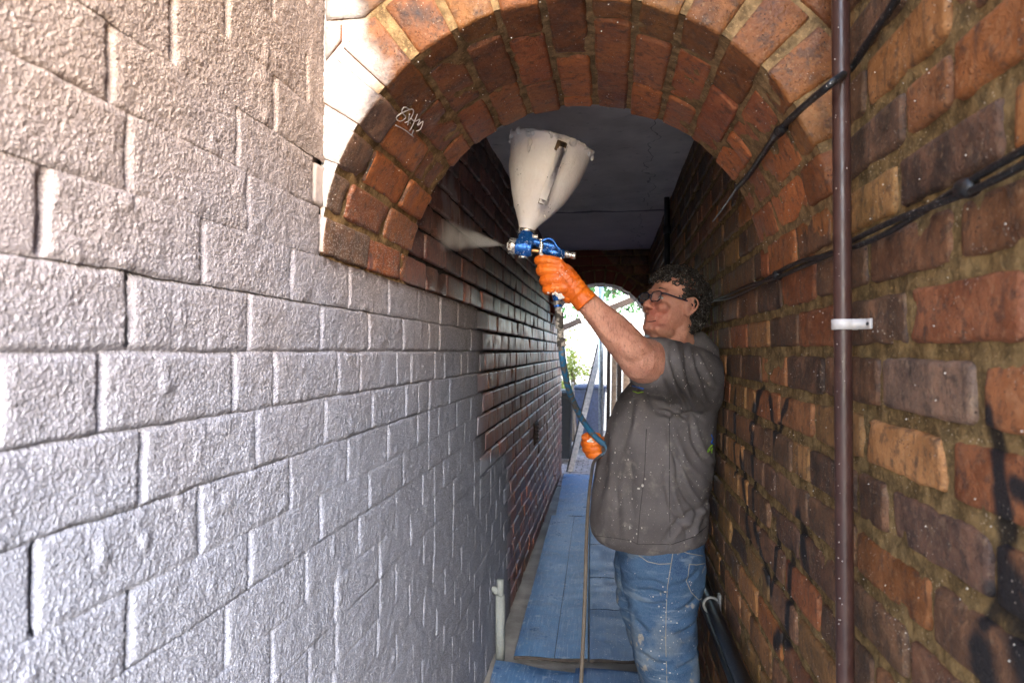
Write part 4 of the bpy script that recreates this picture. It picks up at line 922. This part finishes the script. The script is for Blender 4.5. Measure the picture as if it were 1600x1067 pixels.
for a in [(1036, 545, 1075, 640, 4, .007, 6), (1055, 542, 1098, 650, 4, .008, 10), (1075, 540, 1112, 640, 4, .007, 8), (1022, 560, 1045, 630, 4, .006, 3), (1090, 555, 1117, 600, 3.5, .006, 3),
          (1045, 648, 1095, 640, 5, .009, -8), (1030, 636, 1075, 655, 4, .007, -6), (1050, 660, 1108, 760, 5, .008, 12), (1065, 700, 1105, 800, 5, .008, 14), (1048, 740, 1095, 838, 5, .007, 12), (1085, 655, 1112, 720, 4, .007, 6),
          (1000, 620, 985, 700, 6, .005, -4), (960, 660, 945, 800, 8, .005, -5), (1000, 700, 1010, 845, 8, .004, 5), (975, 740, 980, 850, 6, .0035, 3), (1095, 800, 1045, 850, 5, .007, 5), (1108, 790, 1078, 848, 4, .006, 3)]:
    D = D+np.where(near, fold(*a), 0)*SLV
hemf = np.clip((sy-838)/10, 0, 1)*(sy < 875); D = D+np.where(near, hemf*.003, 0)
V = V+Nn*D[:, None]
# keep the back from sinking into the wall behind
V[:, 0] = np.minimum(V[:, 0], XR-.006); msets(sm, V)
MSH = M_('grey_polo'); m = MSH
wv = m.math('MULTIPLY', m.math('ADD', m.math('SINE', m.math('MULTIPLY', m.sep()[2], 2600.)), m.math('SINE', m.math('MULTIPLY', m.sep()[0], 2600.))), .15)
c_ = m.mix(m.rng(m.noise(6, 5, .6), .3, .7), (.112, .099, .101), (.19, .17, .172)); c_ = m.mix(m.rng(m.noise(16, 4, .65), .56, .72, 0, .6), c_, (.33, .30, .27)); c_ = m.mix(m.rng(m.noise(4.5, 3), .60, .70, 0, .6), c_, (.06, .055, .05))
c_ = m.mix(m.rng(m.noise(350, 2), .4, .65, 0, .35), c_, (.15, .14, .13))
c_, k_ = splat(m, c_, 130, .09, .35, (.5, .46, .42)); c_, k3 = splat(m, c_, 260, .13, .55, (.6, .56, .5)); 
MSH = m.out(c_, .92, 0, m.bump(m.math('ADD', m.math('ADD', m.noise(420, 2), m.math('MULTIPLY', m.noise(28, 4), 1.5)), wv), .0018), .15)
shirt_o = part('polo_shirt', sm, MSH, man)
bvS = BVHTree.FromPolygons([tuple(v) for v in V.tolist()], [tuple(p.vertices) for p in sm.polygons])
def hitp(bv, px, py, off=.001):
    h = bv.ray_cast(Vector((0, 0, CZ)), ray(px, py).normalized()); 
    return None if h[0] is None else h[0]+h[1]*off
def strip(bv, pts, r, n=6, off=.0004):
    P = []
    for i in range(len(pts)-1):
        for k in range(n): t = k/n; P.append((pts[i][0]+(pts[i+1][0]-pts[i][0])*t, pts[i][1]+(pts[i+1][1]-pts[i][1])*t))
    P.append(pts[-1]); Q = [hitp(bv, *p, off) for p in P]; Q = [q for q in Q if q is not None]
    return tube(Q, r, 5) if len(Q) > 2 else None
def blobs(bv, spec, off=.0006):
    g = []
    for (px, py, rx, rz) in spec:
        q = hitp(bv, px, py, off)
        if q is not None: g.append(ellip(q, (rx, rx*.8, rz), n=5))
    return g
MSEW = simple('seam_thread', (.035, .032, .03), .9)
for pts in ([(1046, 650), (1046, 700), (1046, 760), (1047, 848)], [(1010, 670), (1007, 740), (1000, 800), (996, 850)], [(924, 836), (960, 840), (985, 844), (997, 850), (1050, 850), (1085, 838), (1104, 822)]):
    t_ = strip(bvS, pts, .0011, 8, .0001)
    if t_: part('seam', t_, MSEW, shirt_o)
part('cuff_edge', tube([Vector(at(1022, 570, 2.105))+(Matrix.Rotation(math.radians(-12), 3, 'Y') @ Matrix.Rotation(math.radians(42), 3, 'Z') @ Vector((0, .080*math.cos(a), .083*math.sin(a)))) for a in np.linspace(0, 2*math.pi, 33)], .0022, 6, False), MSEW, shirt_o)
col_ = [NB+Vector((.068*math.cos(a)-.004, .078*math.sin(a), .016+.020*math.sin(a*.5)**2-.02*math.cos(a)*-1)) for a in np.linspace(0, 2*math.pi, 29)]
V_ = []
for q in col_: V_ += [tuple(q+Vector((0, 0, -.02))+(q-NB).normalized()*.012), tuple(q+Vector((0, 0, .014)))]
co = part('collar', mesh('collar', V_, [(2*i, 2*i+2, 2*i+3, 2*i+1) for i in range(28)]), simple('collar_cloth', (.04, .036, .033), .9), shirt_o); md = co.modifiers.new('s', 'SOLIDIFY'); md.thickness = .004
rs = np.random.RandomState(3); sp = []
for k in range(260):
    px = rs.uniform(930, 1118); py = 540+310*rs.rand()**1.3; r = rs.choice([.0007, .001, .0013, .002], p=[.45, .35, .15, .05]); sp.append((px, py, r, r*rs.uniform(.8, 2)))
sp += [(1004, 758, .004, .005), (998, 763, .005, .003), (988, 779, .003, .0025), (984, 824, .002, .006), (977, 745, .0025, .001), (1008, 748, .003, .003)]
part('paint_flecks', merge(blobs(bvS, sp)), simple('dried_fleck', (.66, .61, .55), .7), shirt_o, kind='stuff')
ML1, ML2 = simple('blue_print', (.02, .10, .42), .7), simple('lime_print', (.30, .55, .03), .7)
g = [strip(bvS, [(988, 603), (998, 605), (1006, 607)], .0024, 5), strip(bvS, [(1111, 679), (1114, 685), (1111, 691), (1115, 694)], .0028, 5)]
[part('blue_print', q, ML1, shirt_o) for q in g if q]
g = [strip(bvS, [(989, 611), (997, 614), (1005, 612)], .0020, 5), strip(bvS, [(1113, 695), (1108, 700), (1105, 706), (1111, 702), (1113, 700)], .0022, 5), strip(bvS, [(1112, 701), (1112, 708)], .002, 5)]
[part('lime_print', q, ML2, shirt_o) for q in g if q]
# jeans
TJ = [(825, 950, 1103, .17), (850, 955, 1103, .185), (880, 962, 1102, .19), (912, 972, 1094, .17)]
def ctr(L): return spline(L, 6)
nearL = [(880, 1036, 66, 2.34), (915, 1036, 62, 2.33), (950, 1036, 52, 2.31), (1005, 1038, 49, 2.30), (1064, 1052, 41, 2.30), (1110, 1060, 38, 2.31), (1160, 1066, 36, 2.34), (1180, 1067, 36, 2.35)]
farL = [(880, 1012, 52, 2.53), (930, 1013, 49, 2.52), (980, 1026, 45, 2.52), (1040, 1036, 40, 2.54), (1100, 1042, 36, 2.56), (1150, 1044, 34, 2.57)]
def leg(L):
    P = [at(x, y, Y) for (y, x, r, Y) in L]; R = [r/pxm(Y) for (y, x, r, Y) in L]; n = 5; Q = spline(P, n)
    return rtube(Q, list(np.interp(np.arange(len(Q))/n, range(len(R)), R)), 30)
jm = fuse([loft(trings(TJ, 2.44)[::-1], 40), leg(nearL), leg(farL)], .0058, 8); V, Nn = mverts(jm); sx, sy, sz_ = proj(V); near = Nn[:, 1] < .4
D = fbm(V, 9, 31, 3)*.005+fbm(V*np.array((1, 1, 2.2)), 22, 12, 2)*.003
for a in [(1000, 900, 1045, 912, 3, .005, -3), (998, 915, 1045, 925, 3, .005, -3), (1000, 935, 1040, 935, 3.5, .004, 3), (1055, 950, 1082, 930, 4, .006, 3), (1050, 985, 1085, 965, 4, .006, 3), (1000, 1010, 1050, 1030, 5, .006, 5), (1050, 1040, 1085, 1020, 4, .006, 3), (998, 960, 1020, 985, 4, .004, 3), (1060, 905, 1088, 885, 4, .005, 3), (962, 900, 980, 930, 3, .005, 3), (966, 940, 985, 950, 3, .005, 2)]:
    D = D+np.where(near, fold(*a), 0)
V = V+Nn*D[:, None]; V[:, 0] = np.minimum(V[:, 0], XR-.055); msets(jm, V)
MJ = M_('denim'); m = MJ; x_, y_, z_ = m.sep()
tw = m.noise(1, 3, .7, vec=m.vscale((900, 900, 120)))
c_ = m.mix(m.rng(m.noise(5, 5, .6), .3, .7), (.025, .065, .15), (.065, .14, .26)); c_ = m.mix(m.rng(tw, .4, .65, 0, .55), c_, (.17, .25, .35)); c_ = m.mix(m.rng(m.noise(1, 4, .6, vec=m.vscale((7, 7, 38))), .55, .68, 0, .55), c_, (.27, .34, .42))
c_ = m.mix(m.rng(m.math('ADD', m.noise(13, 4), m.rng(z_, .45, .7, .10, -.12)), .55, .75, 0, .5), c_, (.24, .28, .31)); c_ = m.mix(m.rng(m.noise(24, 4), .62, .7, 0, .8), c_, (.40, .36, .30))
c_, _ = splat(m, c_, 110, .12, .15, (.5, .45, .4))
MJ = m.out(c_, .88, 0, m.bump(m.math('ADD', tw, m.math('MULTIPLY', m.noise(40, 4), 2)), .0016), .2)
jo = part('jeans', jm, MJ, man)
bvJ = BVHTree.FromPolygons([tuple(v) for v in V.tolist()], [tuple(p.vertices) for p in jm.polygons])
MST = simple('denim_stitch', (.34, .31, .25), .85)
for nm, pts in (('pocket_seam', [(993, 858), (999, 868), (1012, 877), (1030, 881), (1048, 880)]), ('side_seam', [(1052, 860), (1048, 885), (1043, 915), (1041, 950), (1040, 1000), (1042, 1066)]), ('back_pocket', [(1101, 880), (1088, 882), (1077, 881), (1075, 900), (1072, 907)]), ('back_pocket', [(1072, 907), (1080, 925), (1092, 937), (1103, 930)]), ('yoke_seam', [(1058, 858), (1075, 864), (1098, 868)])):
    t_ = strip(bvJ, pts, .0013, 8, .0002)
    if t_: part(nm, t_, MST, jo)
part('paint_flecks', merge(blobs(bvJ, [(rs.uniform(990, 1085), rs.uniform(890, 1066), r, r*1.3) for r in rs.choice([.0006, .0009, .0012], 50)]+[(1036+rs.normal(0, 11), rs.uniform(900, 1060), rs.uniform(.001, .004), rs.uniform(.001, .0025)) for k in range(20)])), bpy.data.materials['dried_fleck'], jo, kind='stuff')
# shoes
MBOOT = simple('work_boot', (.09, .065, .045), .8)
for (px, py, Y) in ((1062, 1175, 2.30), (1044, 1160, 2.56)):
    q = at(px, py, Y); q.z = 0
    if q.x > XR-.1: q.x = XR-.1
    bt = part('boot', fuse([rtube([q+Vector((-.19, -.03, .045)), q+Vector((-.08, -.01, .05)), q+Vector((.02, 0, .05))], [.04, .046, .045]), rtube([q+Vector((.0, 0, .05)), q+Vector((.01, 0, .15))], [.05, .055])], .006, 4), MBOOT, man)
    part('sole', bevbox(q+Vector((-.085, -.015, .014)), (.15, .048, .014)), MDK, bt)
# gloves
MGL = M_('orange_glove'); m = MGL
c_ = m.mix(m.rng(m.noise(14, 4), .3, .7), (.62, .11, .006), (.82, .19, .012)); k_ = m.math('MULTIPLY', m.rng(m.vor(210), .3, .2), m.rng(m.noise(24, 3), .6, .66)); c_ = m.mix(k_, c_, (.78, .72, .68))
wrk = m.noise(1, 3, .5, vec=m.vscale((120, 120, 40)), dist=1.2)
MGL = m.out(c_, m.rng(m.noise(50), .3, .7, .3, .5), 0, m.bump(m.math('ADD', wrk, m.math('MULTIPLY', m.noise(180), .4)), .0025), .5)
def G(px, py, dy=0): return at(px, py, YG+dy)
fl = []
for (mx, my, px, py, r) in ((872, 411, 845, 406, 8.6), (876, 424, 848, 422, 9), (879, 437, 853, 438, 8.8), (881, 449, 857, 452, 8.0)):
    a, b = G(mx, my, -.016), G(px, py, -.010); c = b+Vector((.004, .034, -.001)); d = c+Vector((.030, .008, 0)); R1 = r*K
    fl.append(rtube(spline([a, (a+b)/2+Vector((0, -.004, .001)), b, b*.5+c*.5+Vector((-.008, 0, 0)), c, d], 3), [R1*1.02]*4+[R1]*3+[R1*.98]*3+[R1*.95]*3+[R1*.85]*3, 14))
for i in range(4):
    a = G(*((872, 411), (876, 424), (879, 437), (881, 449))[i], -.014); fl.append(rtube([a, G(897, 452, -.004), G(908, 463, .0)], [9.2*K, 12*K, 13*K]))
fl += [rtube([G(880, 430, .0), G(896, 450, .004), G(910, 466, .004)], [19*K, 19*K, 17.5*K]), rtube([G(878, 445, .01), G(890, 462, .01)], [14*K, 13*K]), rtube([G(890, 436, .03), G(874, 412, .045), G(858, 405, .05)], [.016, .014, .012])]
g1 = fuse(fl, .0024, 3)
cu = []      # rolled flared cuff
wd = (G(911, 467)-G(893, 447)).normalized()
for s, r in ((-.012, 17.6), (0, 18.2), (.012, 18.8), (.022, 19.6), (.026, 19.4)):
    cu.append((G(908, 464, .002)+wd*s, r*K))
g1b = tube([c[0] for c in cu], [c[1] for c in cu], 40, False)
V, Nn = mverts(g1); axp = (V-np.array(G(880, 432))) @ np.array(wd)
V = V+Nn*((np.sin(axp*420+fbm(V, 40, 3, 2)*3.5)*.0009)*np.clip(axp/.03, 0, 1)+fbm(V, 90, 5, 2)*.0006)[:, None]; msets(g1, V)
go = part('glove', g1, MGL, man, label='raised orange rubber glove gripping the spray gun')
co = part('cuff', g1b, MGL, go); md = co.modifiers.new('s', 'SOLIDIFY'); md.thickness = .0015
part('render_lumps', fuse([ellip(G(x, y, -.018+random.uniform(-.004, .002)), (random.uniform(.003, .006),)*3, n=6) for x, y in [(853, 454), (857, 457), (861, 455), (864, 460), (868, 458), (872, 463), (876, 461), (880, 465), (866, 455), (870, 460), (875, 466), (847, 399), (876, 404), (860, 452)]], .0018, 1), MCRUST, go, kind='stuff')
def J(px, py, dy=0): return at(px, py, 2.40+dy)
K2 = 1/pxm(2.4); fl = []
for i, (lx, ly, r) in enumerate(((913, 684, 7.2), (912, 692, 7.6), (914, 701, 7.4), (918, 709, 6.8))):
    a = J(924, ly-1, .035); b = J(lx+3, ly, .012); c = J(lx+5, ly+1, -.02); d = J(lx+20-i, ly+1, -.034); R1 = r*K2
    fl.append(rtube(spline([a, b, c, (c+d)/2+Vector((0, -.006, 0)), d], 3), [R1]*13, 14))
fl += [rtube([J(938, 694, .012), J(922, 694, .022)], [.028, .030]), rtube([J(955, 697, .02), J(936, 695, .012)], [.028, .028]), rtube(spline([J(934, 682, .0), J(922, 680, -.018), J(914, 683, -.03)], 3), [.0135]*7, 14)]
g2 = fuse(fl, .0026, 3); g2o = part('glove', g2, MGL, man, label='lower orange rubber glove holding the hose at the belly')
part('render_lumps', fuse([ellip(J(x, y, -.046), (.008, .004, .005), n=7) for x, y in ((920, 689), (926, 690), (931, 693), (924, 686))], .0018, 3), MCRUST, g2o, kind='stuff')

# ------------------------------------------------------------------ flecks of coating stuck to walls and pipe
MFK = simple('wall_fleck', (.72, .66, .58), .7)
def flecks(fn, n, par, rmax=.0016):
    g = []
    while len(g) < n:
        q = fn(); r = random.choice([.0006, .0008, .001, rmax]); g.append((np.array([(r, 0, 0), (-r, 0, 0), (0, r, 0), (0, -r, 0), (0, 0, r), (0, 0, -r)])+np.array(q), [(0, 2, 4), (2, 1, 4), (1, 3, 4), (3, 0, 4), (2, 0, 5), (1, 2, 5), (3, 1, 5), (0, 3, 5)]))
    part('paint_flecks', merge(g), MFK, par, kind='stuff')
flecks(lambda: (XR-.003-random.random()*.002, random.uniform(.55, 2.9), random.uniform(.55, 2.3)), 650, rw, .0012)
def fa_():
    a = random.uniform(.1, math.pi-.05); y = random.uniform(A0, A1); r = RAD-.002; return (CX-r*math.cos(a), y, SPR+r*math.sin(a))
flecks(fa_, 380, ar1, .0014)
flecks(lambda: (random.uniform(CX-.1, XR), A0-.004, random.uniform(1.9, 2.3)), 60, ar1, .0014)
flecks(lambda: (p0.x-.0125*math.cos(random.uniform(-1, 1)), p0.y-.0125, random.uniform(.8, 2.2)), 30, dp, .001)

# ------------------------------------------------------------------ the yard beyond the passage
def leaves(name, c, r, n, size, mat, label, cat, trunk=None, shape=1.0):
    rg = np.random.RandomState(len(name)+n); V = []; Fc = []
    cl = rg.normal(0, .45, (max(6, n//60), 3))
    for i in range(n):
        p = cl[rg.randint(len(cl))]+rg.normal(0, .17, 3); p = np.array(c)+p*np.array(r)
        a = rg.normal(0, 1, 3); a /= np.linalg.norm(a); b = np.cross(a, rg.normal(0, 1, 3)); b /= np.linalg.norm(b); s = size*rg.uniform(.6, 1.3)
        k = len(V); V += [p-a*s, p+b*s*.45, p+a*s, p-b*s*.45]; Fc.append((k, k+1, k+2, k+3))
    t = thing(name, label, cat, (c[0], c[1], 0)); part('crown', mesh('crown', V, Fc), mat, t, False)
    part('trunk', tube(spline([(c[0], c[1], -.01), (c[0]+.05, c[1], c[2]*.5), (c[0], c[1], c[2])], 5), list(np.linspace(.08, .03, 11)), 8), simple('bark', (.10, .07, .05), .9) if 'bark' not in bpy.data.materials else bpy.data.materials['bark'], t)
    return t
MLF = simple('yellow_green_leaf', (.16, .20, .03), .5, var=.5, scale=3); MLG = simple('green_leaf', (.045, .13, .035), .5, var=.5, scale=3)
leaves('garden_shrub', (-.55, 10.6, 1.05), (.55, .35, .42), 1500, .035, MLF, 'sunlit yellow green shrub behind the wheelie bins', 'shrub')
leaves('garden_tree', (.1, 13.6, 2.9), (1.5, .9, 1.1), 4500, .06, MLG, 'green leafy tree seen through the top of the far arch', 'tree')
leaves('garden_tree', (-2.6, 15.5, 3.0), (1.4, 1.0, 1.3), 3500, .07, MLG, 'second leafy tree further left behind the pale yard wall', 'tree')
yw = thing('yard_wall', 'white rendered yard wall glaring in the daylight behind the bins', 'wall', (0, 12.2, 0))
MYW = simple('white_render', (.82, .80, .76), .9, var=.06)
part('wall', bevbox((0, 12.2, .93), (4.5, .11, .95)), MYW, yw, False); part('coping', bevbox((0, 12.2, 1.91), (4.5, .16, .035)), MYW, yw, False)
def bin_(px0, px1, pt, Y, mat, label):
    a, b = at(px0, 640, Y), at(px1, 640, Y); w = (b.x-a.x)/2; c = (a.x+b.x)/2; h = at(px0, pt, Y).z
    t = thing('wheelie_bin', label, 'bin', (c, Y+.25, 0), 'wheelie bins in the yard')
    V = [(c+sx*w*(.82 if z < .1 else 1), Y+.25+sy*(.20 if z < .1 else .25), z) for z in (.07, h-.06) for sy in (-1, 1) for sx in (-1, 1)]
    part('body', mesh('body', V, [(0, 1, 5, 4), (1, 3, 7, 5), (3, 2, 6, 7), (2, 0, 4, 6), (0, 2, 3, 1), (4, 5, 7, 6)]), mat, t, False)
    part('rim', bevbox((c, Y+.25, h-.06), (w*1.06, .27, .022)), mat, t, False); part('lid', merge([bevbox((c, Y+.24, h-.018), (w*1.08, .29, .02), None, .5), bevbox((c, Y+.24, h+.004), (w*.8, .2, .012), None, .8)]), mat, t, False)
    part('handle', tube([(c-w*.8, Y+.56, h-.03), (c+w*.8, Y+.56, h-.03)], .014, 8), mat, t)
    for s in (-1, 1): part('wheel', tube([(c+s*w*.82-.02, Y+.43, .09), (c+s*w*.82+.02, Y+.43, .09)], .09, 16), MDK, t)
MB1, MB2 = simple('bin_plastic', (.035, .05, .10), .45), simple('black_bin', (.01, .011, .014), .45)
bin_(898, 946, 603, 9.3, MB1, 'blue grey wheelie bin with a flat lid, right of the black one')
bin_(852, 893, 612, 8.3, MB2, 'black wheelie bin half hidden by the end of the left wall')
def stick(name, label, cat, a, b, w, d, m1, m2=None, group=None):
    a, b = Vector(a), Vector(b); t = thing(name, label, cat, tuple(a if a.z < b.z else b), group); ax_ = (b-a).normalized(); s_ = ax_.cross(Vector((0, 1, 0))).normalized(); q_ = s_.cross(ax_); Mx = np.array([s_, q_, ax_]).T; L = (b-a).length/2
    part('timber', bevbox((a+b)/2, (w, d, L), Mx, .08), m1, t, False)
    if m2: part('stained_edge', bevbox((a+b)/2+s_*(w+.008), (.0085, d*.98, L*.995), Mx, .08), m2, t, False)
    return t
MTW, MTB, MTT = simple('pale_timber', (.60, .52, .46), .8), simple('dark_timber', (.035, .022, .017), .8), simple('tan_timber', (.34, .24, .17), .85)
q0 = atz(891, 738, 0)
stick('leaning_plank', 'long two-tone plank leaning diagonally across the opening, pale with a dark edge', 'plank', q0, at(945, 515, q0.y+.7), .032, .03, MTW, MTB)
pass
stick('thin_stake', 'thin pale stake standing between the bins', 'stake', atz(901, 706, .0), at(895, 598, 8.6), .011, .011, MTW)
gpz = thing('metal_post', 'round galvanised metal post standing beside the stacked timbers', 'post', (at(939, 600, 8.2).x, 8.2, 0))
part('post', tube([(gpz.location.x, 8.2, 0), (gpz.location.x, 8.2, 2.6)], .030, 16), simple('galvanised_post', (.45, .5, .55), .35, .6), gpz)
for i, (x, w, mt, lean, lb) in enumerate([(949, .022, MTB, 3, 'dark narrow upright board next to the metal post'), (957, .030, MTT, 4, 'tan upright board, first after the dark one'), (966, .028, MTB, 3, 'dark upright board in the middle of the stack'), (976, .038, MTT, 5, 'wide tan board right of the middle dark board'), (987, .026, MTB, 2, 'dark board partly hidden behind the raised arm'), (998, .04, MTW, 3, 'pale board at the right end of the stack')]):
    stick('upright_board', lb, 'board', (at(x, 600, 7.9+i*.03).x, 7.9+i*.03, 0), (at(x, 600, 7.9).x+lean*.006, 8.0+i*.03, 1.40 if i % 2 else 1.46), w, .014, mt, None, 'boards stacked upright in the yard')
pg = thing('pergola', 'white and brown timber frame crossing the top of the far arch', 'pergola', (0, 9.6, 0))
pa, pb, pc_ = at(938, 480, 9.6), at(945, 486, 9.6), at(1010, 452, 9.6)
part('post', bevbox((at(936, 470, 9.6).x, 9.6, 1.3), (.05, .05, 1.3)), MYW, pg, False)
for (a, b, mt, nm, w) in ((at(942, 487, 9.5), at(1040, 446, 9.5), MTB, 'rafter', .045), (at(942, 478, 9.5), at(1040, 440, 9.5), MYW, 'fascia', .035), (at(872, 516, 9.5), at(908, 500, 9.5), MTB, 'rafter', .04), (at(960, 497, 9.4), at(1030, 492, 9.4), MYW, 'fascia', .05)):
    ax_ = (b-a).normalized(); s_ = ax_.cross(Vector((0, 1, 0))).normalized(); q_ = s_.cross(ax_); part(nm, bevbox((a+b)/2, (w, .04, (b-a).length/2), np.array([s_, q_, ax_]).T), mt, pg, False)
sf = thing('side_fence', 'weathered paling fence along the right side of the yard', 'fence', (.75, 9.5, 0))
for k in range(40): part('paling', bevbox((1.0+random.uniform(-.005, .005), 7.5+k*.11, .95), (.011, .048, .93+random.uniform(0, .02))), MTT, sf, False)
part('rail', bevbox((1.03, 9.7, 1.4), (.02, 2.3, .04)), MTT, sf, False)
